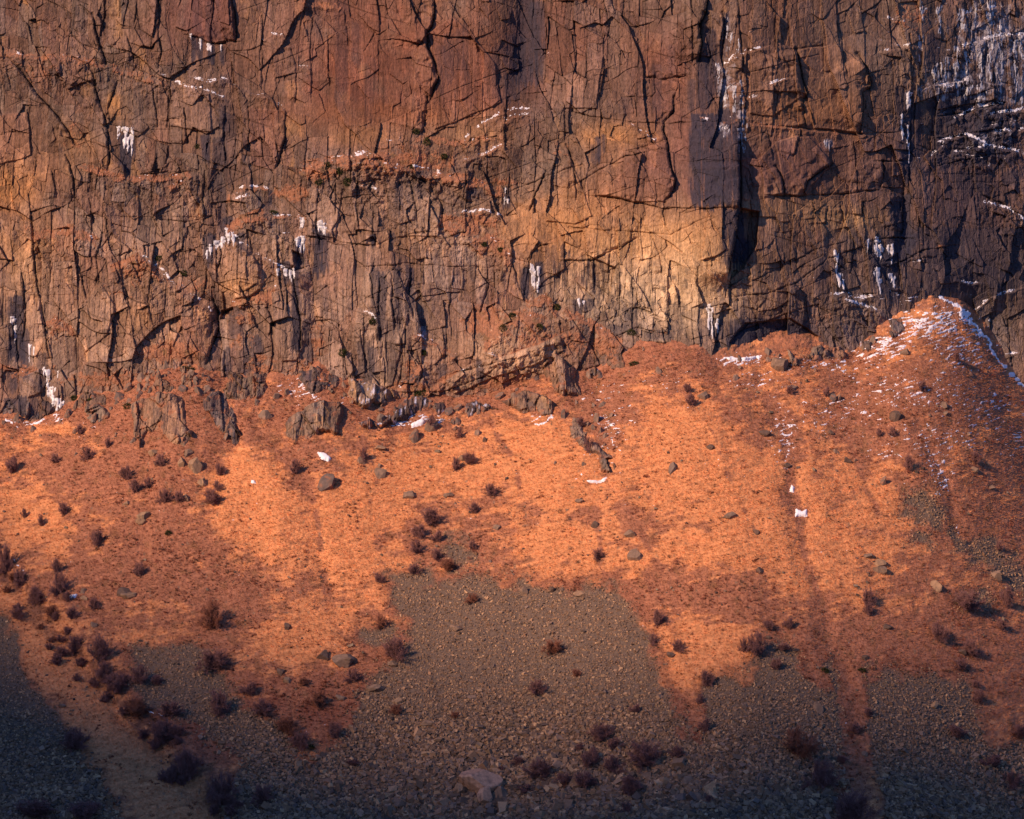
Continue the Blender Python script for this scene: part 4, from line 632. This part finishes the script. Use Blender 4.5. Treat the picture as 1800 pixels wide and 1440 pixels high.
# ------------------------------------------------------------------ outcrops
TONE = {'t': (0.31,0.175,0.105), 'g': (0.26,0.155,0.10), 'd': (0.14,0.09,0.072)}
for n_, r in enumerate([q for q in OC.split('\n') if q.strip()]):
    lab, th, tone, pts = r.split('|'); a = P(pts); th = float(th); c_ = hit(a[:,0], a[:,1]); lo = c_.min(0)-1.5; hi_ = c_.max(0)+1.5
    xs = np.arange(lo[0], hi_[0], 0.15); zs = np.arange(lo[2]-0.5, hi_[2]+1.5, 0.15); ox_, oz_ = np.meshgrid(xs, zs); yy = bil(gx, gzv, Yg, ox_, oz_)
    uu, vv = proj(ox_, yy, oz_); uf = (uu+16*fbm(ox_*0.25, oz_*0.25, 401+n_, 5)).ravel(); vf_ = (vv+16*fbm(ox_*0.25, oz_*0.25, 403+n_, 5)).ravel()
    sd = np.full(uf.size, -40.0); i, s = area(uf, vf_, a, 40); sd[i] = s; sd = sd.reshape(uu.shape)
    ins = sd > 0; hb = np.zeros(uu.shape); run = np.zeros(uu.shape[1])
    for k in range(uu.shape[0]): run = np.where(ins[k], run+0.15, 0); hb[k] = run
    d, ck, q1, q2, q3 = rock_relief(ox_, oz_, np.full(uu.shape, 0.9), seed=500+n_*7, big=0.8)
    p = (np.minimum(th*0.6, 0.8*hb)*ss(0, 9, sd)*(0.75+0.8*fbm(ox_*0.3, oz_*0.15, 405+n_, 3))+d*1.7*ss(0, 6, sd))-0.25; p = np.where(ins, p, -0.6+sd*0.02)
    Po = np.stack([ox_, yy-p*0.85, oz_+p*0.18], -1)
    cc = rock_colour(ox_.ravel(), oz_.ravel(), ck.ravel(), q1.ravel(), q2.ravel(), q3.ravel(), np.full(uu.size, 0.9), seed=n_)
    cc = cc*(np.array(TONE[tone])/np.array(ROCK0))
    dk = ss(0.1, 0.35, fbm(ox_*1.6, oz_*0.2, 411+n_, 3)).ravel()*(0.8 if tone == 'd' else 0.25); cc = mixc(cc, (0.04,0.036,0.05), dk)
    if 'icy' in lab or 'ice' in lab or 'icicles' in lab: cc = mixc(cc, (0.62,0.60,0.68), ss(0.22, 0.42, fbm(ox_*1.8, oz_*0.6, 413+n_, 3)).ravel()*0.9)
    vg = ss(0.15, 0.4, fbm(ox_*0.7, oz_*0.9, 415+n_, 4)).ravel()*(0.8 if tone == 't' else 0.65); cc = mixc(cc, (0.38,0.155,0.08), vg)
    g = np.maximum.reduce([sd[:-1,:-1], sd[1:,:-1], sd[:-1,1:], sd[1:,1:]]) > -6; rr_, cc_ = np.nonzero(g); nc = uu.shape[1]
    i = rr_*nc+cc_; F = np.stack([i, i+1, i+nc+1, i+nc], -1); ids, inv = np.unique(F.ravel(), return_inverse=True)
    o = mesh_obj('rock_outcrop', Po.reshape(-1, 3)[ids], inv.reshape(-1, 4), M_rock, cc[ids]); tag(o, lab, 'rock outcrop')

# ------------------------------------------------------------------ labels from landmarks
LM = [('white square snow patch', 1408, 902), ('big tan boulder', 845, 1366), ('top of the central scree', 860, 1025), ('broad tan outcrop', 290, 745), ('pale striped pillar outcrop', 548, 745), ('pale snow streak', 568, 803), ('icy black rock band', 700, 730), ('fluted dark outcrop', 930, 715),
      ('central slanting rock line', 1040, 785), ('snowy cone top', 1640, 545), ('square boulder at the cliff foot', 1370, 640), ('large reddish shrub in scree', 1405, 1305), ('big purple shrub on the scree', 1135, 1325), ('lone round shrub in mid scree', 942, 1210), ('dark red shrub clump at left', 372, 1085), ('pair of tan stones', 250, 910),
      ('split dark rock at left', 225, 1042), ('double tan boulder on the right slope', 1545, 995), ('right gully scree tongue', 1620, 890), ('bottom left dark scree', 60, 1350), ('bottom right corner', 1790, 1430), ('grass strip between the right screes', 1510, 1300), ('left edge', 0, 1000), ('right edge', 1800, 950), ('foot of the pale alcove', 1180, 605), ('grey flat slabs left of the scree', 620, 1165), ('bottom left grass ramp', 250, 1330), ('dark triangular slab', 1350, 600)]
used = set()
def label(kind, u, v, extra=('small','large','low','squat','round','dull','ragged','slim')):
    ds = sorted((math.hypot(u-a, v-b), n, a, b) for n, a, b in LM if math.hypot(u-a, v-b) > 18)
    for pre in ('',)+extra[:0]:
        for q in ds[:4]:
            d, n, a, b = q; dx, dy = u-a, v-b
            dirn = ('below' if dy > 0 else 'above') if abs(dy) > 2.2*abs(dx) else (('right of' if dx > 0 else 'left of') if abs(dx) > 2.2*abs(dy) else (('below' if dy > 0 else 'above')+' and '+('right' if dx > 0 else 'left')+' of'))
            for dist in ((('just ' if d < 70 else 'some way ' if d < 160 else 'far ')),):
                s = f'{kind} {dist}{dirn} the {n}'
                if s not in used and len(s.split()) <= 16: used.add(s); return s
    for q in itertools.permutations(ds[:5], 2):
        s = f'{kind} between the {q[0][1]} and the {q[1][1]}'
        if s not in used and len(s.split()) <= 16: used.add(s); return s
    s = f'{kind} at {int(round(u/18))} percent across and {int(round(v/14.4))} percent down'; used.add(s); return s
import itertools

# ------------------------------------------------------------------ boulders
def ico(sub):
    import bmesh
    bm = bmesh.new(); bmesh.ops.create_icosphere(bm, subdivisions=sub, radius=1); v = np.array([q.co[:] for q in bm.verts]); f = np.array([[w.index for w in q.verts] for q in bm.faces]); bm.free(); return v, f
IV, IF = ico(4); IV2, IF2 = ico(1)
def boulder_verts(seed, cuts=22, up=0.0):
    r = np.random.default_rng(seed); v = IV.copy()
    n = r.normal(size=(cuts, 3)); n /= np.linalg.norm(n, axis=1, keepdims=True); dd = r.uniform(0.42, 0.74, cuts)+up
    for k in range(cuts):
        t = v@n[k]; m = t > dd[k]; v[m] -= np.outer(t[m]-dd[k], n[k])
    v *= (1+0.05*fbm(v[:,0]*2+seed, v[:,2]*2+v[:,1]*1.3, seed % 97, 3)+0.025*fbm(v[:,0]*7, v[:,2]*6+v[:,1]*5, 5, 2))[:, None]
    return v
def rotm(r): 
    a = Euler((r.uniform(-.4,.4), r.uniform(-.5,.5), r.uniform(0, 6.28))).to_matrix(); return np.array(a)
KN = {'t': 'tan angular boulder', 'g': 'grey weathered boulder', 'd': 'small dark rock'}
for n_, r in enumerate(recs(BD)):
    f = r.split(); u_, v_, bw, bh = map(float, f[:4]); tone = f[4]; p = hit(u_, v_+bh*0.2); k = (DC+p[1])/7000.0
    vv = boulder_verts(1000+n_, 9 if n_ in (12, 13) else 22, 0.16 if n_ in (12, 13) else 0)@rotm(np.random.default_rng(n_)).T; ext = vv.max(0)-vv.min(0)
    vv = (vv-(vv.max(0)+vv.min(0))/2)/ext*np.array([bw*k*1.05, max(bw, bh)*k*0.85, bh*k*1.15])
    vv[:, 1] += (-0.30 if n_ in (12,13,14,15) else 0.04)*bh*k; vv *= 0.95
    nn = fbm(vv[:,0]*1.2+n_, vv[:,2]*1.2+vv[:,1], 7, 3)
    base = np.array({'t': (0.32,0.19,0.11), 'g': (0.24,0.15,0.10), 'd': (0.14,0.085,0.06)}[tone])
    if n_ in (12, 13): base = np.array((0.50,0.28,0.175))
    cc = base*(1+0.35*nn)[:, None]; cc = mixc(cc, (0.10,0.08,0.07), ss(0.15,0.45,fbm(vv[:,0]*2, vv[:,2]*0.6+vv[:,1], 9+n_, 3))*0.6)
    o = mesh_obj('boulder', vv, IF, M_stone, cc); o.location = p
    lab = {0: 'upper of the pair of tan stones in brown grass at left', 1: 'lower right of the pair of tan stones in brown grass at left', 12: 'biggest boulder, broad tan dome at the bottom of the scree', 13: 'tall rounded boulder leaning in front of the biggest tan dome boulder', 19: 'square grey boulder at the cliff foot near the dark triangular slab'}.get(n_) or label(KN[tone], u_, v_)
    tag(o, lab, 'boulder', 'boulders on the slope')

us = rng.uniform(0, 1800, 3000); vs_ = rng.uniform(600, 860, 3000); dz = vs_-np.interp(us, zb[:,0], zb[:,1])
pr = (gb(us, dz, 300, 20, 140, 60)*1.0+gb(us, dz, 760, 20, 260, 50)*1.0+gb(us, dz, 1040, 90, 30, 70)*1.2+gb(us, dz, 1430, 14, 120, 22)*1.2+gb(us, dz, 60, 10, 90, 16)+0.03)*(dz > 2)
k = np.flatnonzero(rng.random(3000) < pr)[:170]; us = us[k]; vs_ = vs_[k]; pts = hit(us, vs_); RP = []
for k in range(8):
    vv = boulder_verts(5000+k, 18)*np.array([0.8, 0.8, 1.25]); nn = fbm(vv[:,0]*2+k, vv[:,2]*2+vv[:,1], 7, 3)
    cc = np.array([(0.20,0.135,0.10),(0.25,0.165,0.12),(0.15,0.105,0.085)][k % 3])*(1+0.4*nn)[:, None]; cc = mixc(cc, (0.34,0.14,0.075), ss(0.1, 0.4, fbm(vv[:,0]*1.5, vv[:,2]*2+vv[:,1], 8+k, 3))*0.8)
    RP.append(mesh_obj('half_buried_rock', vv, IF, M_stone, cc))
for k in range(len(us)):
    o = RP[k] if k < 8 else RP[k % 8].copy()
    if k >= 8: C.objects.link(o)
    s = 0.85*math.exp(random.gauss(0, 0.42)); o.location = pts[k]+np.array([0, 0.15, -0.1])*s; o.scale = (s*random.uniform(.7,1.2), s, s*random.uniform(.8,1.5)); o.rotation_euler = (random.uniform(-.3,.3), random.uniform(-.35,.35), random.uniform(-.7, .7))
    tag(o, 'brown rock half buried in the grass of the broken band under the cliff foot', 'rock', 'half buried rocks below the cliff foot')

# ------------------------------------------------------------------ scree: tens of thousands of stones
def scatter(n, box, fn):
    uu = rng.uniform(box[0], box[1], n); vv = rng.uniform(box[2], box[3], n); k = fn(uu, vv); return uu[k], vv[k]
SCG = scr.reshape(GX.shape)
def scree_here(uu, vv): p = hit(uu, vv); return bil(gx, gzv, SCG, p[:,0], p[:,2])
BOX = np.array([[-1,-1,-1],[1,-1,-1],[1,1,-1],[-1,1,-1],[-1,-1,1],[1,-1,1],[1,1,1],[-1,1,1]], float)*0.5
BF = np.array([[0,3,2,1],[4,5,6,7],[0,1,5,4],[1,2,6,5],[2,3,7,6],[3,0,4,7]])
def stones(name, pts, size, nrm, pal, mat, sink=0.25, flat=(0.45,0.9)):
    n = len(pts); b = BOX[None]*rng.uniform(0.55, 1.1, (n, 8, 3)); s = np.stack([size*rng.uniform(.8,1.4,n), size*rng.uniform(.6,1.0,n), size*rng.uniform(flat[0],flat[1],n)], -1)
    b = b*s[:, None]; th = rng.uniform(0, 6.283, n); ax = rng.normal(size=(n, 3)); ax /= np.linalg.norm(ax, axis=1, keepdims=True)
    c, si = np.cos(th)[:, None, None], np.sin(th)[:, None, None]; A = ax[:, None]
    b = b*c+np.cross(np.broadcast_to(A, b.shape), b)*si+A*(b*A).sum(-1, keepdims=True)*(1-c)
    vv = (b+pts[:, None]+nrm[:, None]*(size*(0.5-sink)*0.5)[:, None, None]).reshape(-1, 3)
    F = (BF[None]+np.arange(n)[:, None, None]*8).reshape(-1, 4)
    ci = rng.integers(0, len(pal), n); cc = np.array(pal)[ci]*np.array((1.08,1.0,0.92))*rng.uniform(0.55, 1.35, (n, 1)); return mesh_obj(name, vv, F, mat, np.repeat(cc, 8, 0))
PAL = [(0.25,0.16,0.105),(0.28,0.18,0.12),(0.20,0.135,0.10),(0.33,0.205,0.125),(0.26,0.15,0.09),(0.42,0.27,0.16),(0.16,0.115,0.095)]
us, vs_ = scatter(210000, (-90, 1890, 840, 1470), lambda a, b: scree_here(a, b) > rng.normal(-1, 12, a.size))
pts = hit(us, vs_); nrm = bil(gx, gzv, NgS, pts[:,0], pts[:,2])
coarse = 0.18+0.25*ss(1180, 1420, vs_)+0.18*gb(us, vs_, 1000, 1420, 400, 90)+0.06*gb(us, vs_, 900, 1280, 250, 80)
size = coarse*np.exp(rng.normal(0, 0.38, us.size))
print('stones', us.size)
o = stones('scree', pts, size, nrm, PAL, M_stone); tag(o, 'grey brown scree of broken stones filling the bottom of the slope', 'scree', kind='stuff')
# larger loose blocks among the scree: each its own thing
us, vs_ = scatter(900, (380, 1300, 1260, 1440), lambda a, b: (scree_here(a, b) > 6) & (rng.random(a.size) < 0.15+0.85*ss(1290, 1410, b)))
sel = slice(0, 190); us = us[sel]; vs_ = vs_[sel]; pts = hit(us, vs_); protos = []
for k in range(9):
    vv = boulder_verts(3000+k, 20)[:, :]*np.array([1, 0.8, 0.62]); nn = fbm(vv[:,0]*2+k, vv[:,2]*2+vv[:,1], 7, 3)
    protos.append(mesh_obj('scree_block', vv, IF, M_stone, np.array(PAL[k % 6])*1.05*(1+0.35*nn)[:, None]))
for k in range(len(us)):
    o = protos[k] if k < 9 else protos[k % 9].copy()
    if k >= 9: C.objects.link(o)
    s = 0.42*math.exp(random.gauss(0, 0.35))*(1+0.4*float(gb(us[k], vs_[k], 1150, 1400, 250, 70))); o.location = pts[k]+np.array([0, -0.1, 0.1])*s; o.scale = (s, s, s); o.rotation_euler = (random.uniform(-.6,.6), random.uniform(-.6,.6), random.uniform(0, 6.28))
    tag(o, 'angular grey brown block lying loose in the coarse lower scree', 'rock', 'loose blocks in the lower central scree')
# small stones lying in the grass
us, vs_ = scatter(9000, (-90, 1890, 640, 1440), lambda a, b: (b > np.interp(a, zb[:,0], zb[:,1])+10) & (rng.random(a.size) < 0.05+0.5*ss(0.1,0.5,fbm(a*0.012,b*0.016,77,3))))
pts = hit(us, vs_); nrm = bil(gx, gzv, NgS, pts[:,0], pts[:,2])
o = stones('loose_stones', pts, 0.28*np.exp(rng.normal(0, 0.4, us.size)), nrm, [(0.17,0.13,0.10),(0.12,0.09,0.08),(0.22,0.17,0.12)], M_stone); tag(o, 'small grey stones strewn thinly through the orange grass', 'stones', kind='stuff')

# ------------------------------------------------------------------ grass and heath
def blades(name, p, nrm, n_per, length, width, colr, lean=(0,-0.55,-0.25), spread=0.5, mat=M_grass, cv=0.12):
    n = len(p); q = np.repeat(p, n_per, 0); N_ = np.repeat(nrm, n_per, 0); m = len(q); L_ = np.repeat(length, n_per)*rng.uniform(.6,1.3,m)
    q = q+rng.normal(size=(m, 3))*np.array([1,0.6,0.5])*(np.repeat(length, n_per)*0.35)[:, None]
    d = N_+rng.normal(size=(m, 3))*spread+np.array(lean); d /= np.linalg.norm(d, axis=1, keepdims=True)
    sd = np.cross(d, rng.normal(size=(m, 3))); sd /= np.linalg.norm(sd, axis=1, keepdims=True); w_ = (width*rng.uniform(.6,1.4,m))[:, None]
    b0 = q-N_*0.05; vv = np.stack([b0-sd*w_, b0+sd*w_, q+d*L_[:, None]], 1).reshape(-1, 3)
    F = np.arange(m*3).reshape(-1, 3); cc = np.repeat(np.repeat(colr, n_per, 0)*rng.uniform(1-cv,1+cv,(m,1)), 3, 0); return mesh_obj(name, vv, F, mat, cc)
GC3 = gc.reshape(GX.shape+(3,))
n0 = 230000; us = rng.uniform(-60, 1860, n0); vs_ = rng.uniform(560, 1460, n0); k = (vs_ > np.interp(us, zb[:,0], zb[:,1])+3); us, vs_ = us[k], vs_[k]; pts = hit(us, vs_)
k = bil(gx, gzv, SCG, pts[:,0], pts[:,2]) < rng.normal(-1, 9, us.size); pts = pts[k]; nrm = bil(gx, gzv, NgS, pts[:,0], pts[:,2]); cc = bil(gx, gzv, GC3, pts[:,0], pts[:,2])
o = blades('grass', pts, nrm, 3, np.full(len(pts), 0.40), 0.035, cc*1.06, lean=(0.1,-0.75,-0.55), spread=0.35); tag(o, 'orange straw winter grass covering the slope in combed tufts', 'grass', kind='stuff')
n0 = 60000; us = rng.uniform(-60, 1860, n0); vs_ = rng.uniform(620, 1450, n0); k = (vs_ > np.interp(us, zb[:,0], zb[:,1])+3); us, vs_ = us[k], vs_[k]; pts = hit(us, vs_)
hg = bil(gx, gzv, (G+0.0*G).reshape(GX.shape), pts[:,0], pts[:,2]); cl = fbm(pts[:,0]*0.25, pts[:,2]*0.3, 351, 3)
sc_ = bil(gx, gzv, SCG, pts[:,0], pts[:,2]); k = (sc_ < 0) & (rng.random(len(us)) < 0.02+0.22*ss(0.75, 0.25, hg)*ss(-0.2,0.3,cl)+0.35*ss(0.15,0.5,cl)+0.25*gb(us, vs_, 300, 985, 140, 40)+0.3*gb(us, vs_, 560, 1250, 90, 50)+0.2*gb(us, vs_, 1290, 1050, 90, 40)); pts = pts[k]
nrm = bil(gx, gzv, NgS, pts[:,0], pts[:,2]); print('heath', len(pts))
hc = np.array([(0.27,0.07,0.045),(0.20,0.075,0.055),(0.32,0.09,0.045),(0.17,0.10,0.06)])[rng.integers(0, 4, len(pts))]
o = blades('heather', pts, nrm, 20, 0.30*np.exp(rng.normal(0, .35, len(pts))), 0.04, hc*0.9, lean=(0,-0.1,0.1), spread=0.8, cv=0.3); tag(o, 'small dark red heather tufts dotted through the grass', 'heather', kind='stuff')

# ------------------------------------------------------------------ bare shrubs
def tubes(segs, sides=3):                     # segments (p0, p1, r0, r1)
    S_ = np.array([list(a)+list(b)+[c, d] for a, b, c, d in segs]); p0, p1, r0, r1 = S_[:,:3], S_[:,3:6], S_[:,6], S_[:,7]
    d = p1-p0; d /= np.linalg.norm(d, axis=1, keepdims=True); t = np.where(np.abs(d[:,2:]) < 0.9, np.array([0,0,1.0]), np.array([1.0,0,0])); a = np.cross(d, t); a /= np.linalg.norm(a, axis=1, keepdims=True); b = np.cross(d, a); V_ = []
    for p, r in ((p0, r0), (p1, r1)):
        for k in range(sides): an = 2*math.pi*k/sides; V_.append(p+(a*math.cos(an)+b*math.sin(an))*r[:, None])
    V_ = np.stack(V_, 1); n = len(S_); F = np.array([[k, (k+1) % sides, sides+(k+1) % sides, sides+k] for k in range(sides)]); return V_.reshape(-1, 3), (F[None]+np.arange(n)[:, None, None]*2*sides).reshape(-1, 4)
def shrub_proto(seed):
    r = np.random.default_rng(seed); st = []; tw = []
    def grow(p, d, L_, rad, lev, out):
        q = p; dd = d.copy(); ns = 3
        for s_ in range(ns):
            dd = dd+r.normal(size=3)*0.16+np.array([0,0,0.06]); dd /= np.linalg.norm(dd); e = q+dd*L_/ns; out.append((q, e, rad*(1-s_/ns*0.7), rad*(1-(s_+1)/ns*0.7))); 
            if lev < 3:
                for _ in range((3,4,4)[lev]):
                    sd = dd+r.normal(size=3)*(0.55 if lev == 0 else 0.6); sd /= np.linalg.norm(sd); grow(q+(e-q)*r.random(), sd, L_*r.uniform(.38,.6), max(rad*0.45, 0.0034), lev+1 if lev else 1, st if lev == 0 and False else tw) if lev < 2 else (tw.append((q, q+sd*L_*0.5, 0.0036, 0.0016)))
            q = e
    for _ in range(11):
        a = r.uniform(0, 6.28); t = min(abs(r.normal(0, 0.62)), 1.25); d = np.array([math.cos(a)*math.sin(t), math.sin(a)*math.sin(t), math.cos(t)]); grow(np.array([math.cos(a), math.sin(a), 0])*0.06, d, r.uniform(.6,.8), 0.009, 0, st)
    return tubes(st), tubes(tw)
protos = [shrub_proto(s) for s in range(6)]
def shrub_root(k, matt, mats):
    o = bpy.data.objects.new('bare_shrub', None); C.objects.link(o); (sv, sf), (tv, tf) = protos[k]
    sc_ = 1/ (tv[:,2].max()); 
    a = mesh_obj('stem', sv*sc_, sf, mats, parent=o); b = mesh_obj('twig', tv*sc_, tf, matt, parent=o); return o, [a, b], (tv[:,0].max()-tv[:,0].min())*sc_
LIB = [[shrub_root(k, m, M_stem) for k in range(6)] for m in (M_twig, M_twigr)]
first = set()
for n_, r in enumerate(recs(SB)):
    u_, v_, bw, bh = map(float, r.split())
    if bw == 0: continue
    red = 1 if ((u_, v_) in [(1405,1332),(372,1108),(830,1062),(972,1150),(800,1265),(560,1245),(785,1006),(670,1105),(500,1290),(240,1260),(1012,1192)]) else 0
    k = n_ % 6; root, parts, wid = LIB[red][k]
    if (red, k) in first:
        o = root.copy(); C.objects.link(o)
        for c_ in parts: d_ = c_.copy(); C.objects.link(d_); d_.parent = o
    else: o = root; first.add((red, k))
    p = hit(u_, v_-2); kk = (DC+p[1])/7000.0; H = bh*kk*1.0; W = bw*kk/wid*1.0; o.location = p; o.scale = (W, W, H); o.rotation_euler = (random.uniform(-.05,.15), 0, random.uniform(0, 6.28))
    lab = label(('reddish' if red else 'purple')+' leafless '+('big shrub' if bw > 42 else 'shrub' if bw > 23 else 'little bush'), u_, v_-bh/2)
    tag(o, lab, 'shrub', 'leafless shrubs on the slope')
# thickets: many bushes along the dark gully at lower left and round the scree edges
us = rng.uniform(-20, 1800, 6000); vs_ = rng.uniform(900, 1440, 6000)
ln = np.interp(us, [-20, 40, 100, 170, 230, 300, 370, 440], [990, 1050, 1120, 1190, 1260, 1330, 1400, 1470])
pr = np.exp(-((vs_-ln-6)/34)**2)*(us < 450)*0.5+0.10*gb(us, vs_, 560, 1260, 90, 60)+0.22*gb(us, vs_, 1060, 1370, 120, 40)+0.05*gb(us, vs_, 380, 1200, 90, 70)+0.07*gb(us, vs_, 760, 970, 60, 50)+0.05*gb(us, vs_, 1340, 1150, 60, 30)+0.03*gb(us, vs_, 1700, 1140, 90, 90)
kk_ = np.flatnonzero(rng.random(6000) < pr*0.42)[:150]; pts = hit(us[kk_], vs_[kk_])
for n_, p in enumerate(pts):
    red = 1 if us[kk_[n_]] > 450 and us[kk_[n_]] < 660 else int(random.random() < 0.15); k = n_ % 6; root, parts, wid = LIB[red][k]
    if (red, k) in first:
        o = root.copy(); C.objects.link(o)
        for c_ in parts: d_ = c_.copy(); C.objects.link(d_); d_.parent = o
    else: o = root; first.add((red, k))
    s = random.uniform(0.9, 2.3); o.location = p; o.scale = (s*1.1/wid*1.2, s*1.1/wid*1.2, s); o.rotation_euler = (random.uniform(-.05,.15), 0, random.uniform(0, 6.28))
    ul = us[kk_[n_]]; where = ('in the tangled thicket along the dark gully at lower left' if ul < 450 else 'in the reddish scrub at the left edge of the central scree' if ul < 900 else 'among the low bushes right of the big tan boulder' if ul < 1250 else 'in the thin scrub low on the right slope')
    tag(o, ('reddish' if red else 'purple')+' bare bush '+where, 'shrub', 'bare bushes '+where)
for L_ in range(2):
    for k in range(6):
        if (L_, k) not in first:
            for c_ in LIB[L_][k][1]: bpy.data.objects.remove(c_)
            bpy.data.objects.remove(LIB[L_][k][0])
# ------------------------------------------------------------------ junipers
jn = 0
for r in recs(JN):
    u_, v_, bw, bh = map(float, r.split())
    if bw == 0: continue
    p = hit(u_, v_, 'f'); k = (DC+p[1])/7000.0; m = 420; d = rng.normal(size=(m, 3)); d /= np.linalg.norm(d, axis=1, keepdims=True)
    q = d*rng.uniform(.55,1,(m,1))*np.array([bw*k*0.5, min(bw,bh)*k*0.35, bh*k*0.5])*(1+0.3*pn(d[:,0]*2+jn, d[:,2]*2, 3))[:, None]
    t = rng.normal(size=(m, 3)); t /= np.linalg.norm(t, axis=1, keepdims=True); s_ = np.cross(t, d); vv = np.stack([q-s_*0.07, q+s_*0.07, q+(d+t*0.6)*0.26], 1).reshape(-1, 3)
    o = mesh_obj('juniper_bush', vv, np.arange(m*3).reshape(-1, 3), M_jun); o.location = p; jn += 1
    lab = None
    LMC = [('mossy dome top', 700, 280), ('ochre arch', 960, 450), ('leaning tan slab', 910, 620), ('round boulder slab', 430, 470), ('pale alcove', 1150, 520), ('far left cliff foot', 140, 680), ('long diagonal snow ledge', 320, 490), ('twin ice columns', 545, 410), ('square boulder rib', 800, 670)] + LM
    sv = LM; LM = LMC; lab = label('dark green juniper', u_, v_); LM = sv
    tag(o, lab, 'juniper', 'green junipers on ledges and slope')

# ------------------------------------------------------------------ unseen mountain across the valley, crest shaped so its shadow climbs the slope
E = P(SHADE); pe = np.array([hit(a, min(b, 1500)) for a, b in E]); crest = pe+LDIR*3600.0
lat = np.array([-LDIR[1], LDIR[0], 0])/math.hypot(LDIR[0], LDIR[1]); lat = -lat if lat[0] < 0 else lat
l_ = crest@lat; o_ = np.argsort(l_); mid = crest.mean(0); q = np.concatenate([np.arange(-2600, l_.min(), 90), np.linspace(l_.min(), l_.max(), 60), np.arange(l_.max()+30, 2600, 90)])
awy = np.array([LDIR[0], LDIR[1], 0])/math.hypot(LDIR[0], LDIR[1]); czc = crest[:, 2]-(crest@awy-mid@awy)*math.tan(SUN_EL); hz = np.interp(q, l_[o_], czc[o_]); off_ = np.maximum(np.abs(q-l_.mean())-120, 0); hz = hz-0.35*off_+40*pn(q*0.01, q*0, 5)*(off_ > 0)
away = np.array([LDIR[0], LDIR[1], 0])/math.hypot(LDIR[0], LDIR[1]); c0 = mid-lat*(mid@lat); c0[2] = 0; rows = []
for s_, hf in ((-1300, 0), (-1050, .2), (-700, .48), (-350, .76), (0, 1), (350, .8), (900, .3), (1300, 0)):
    rw = c0+np.outer(q, lat)+away*s_; rw[:, 2] = -120+(hz+120)*hf+(0 if hf in (0, 1) else 60*pn(q*0.006+s_, q*0+s_*0.01, 9)); rows.append(rw)
rd = np.stack(rows); o = mesh_obj('unseen_mountain', rd.reshape(-1, 3), grid_faces(*rd.shape[:2]), M_ridge); tag(o, kind='structure')
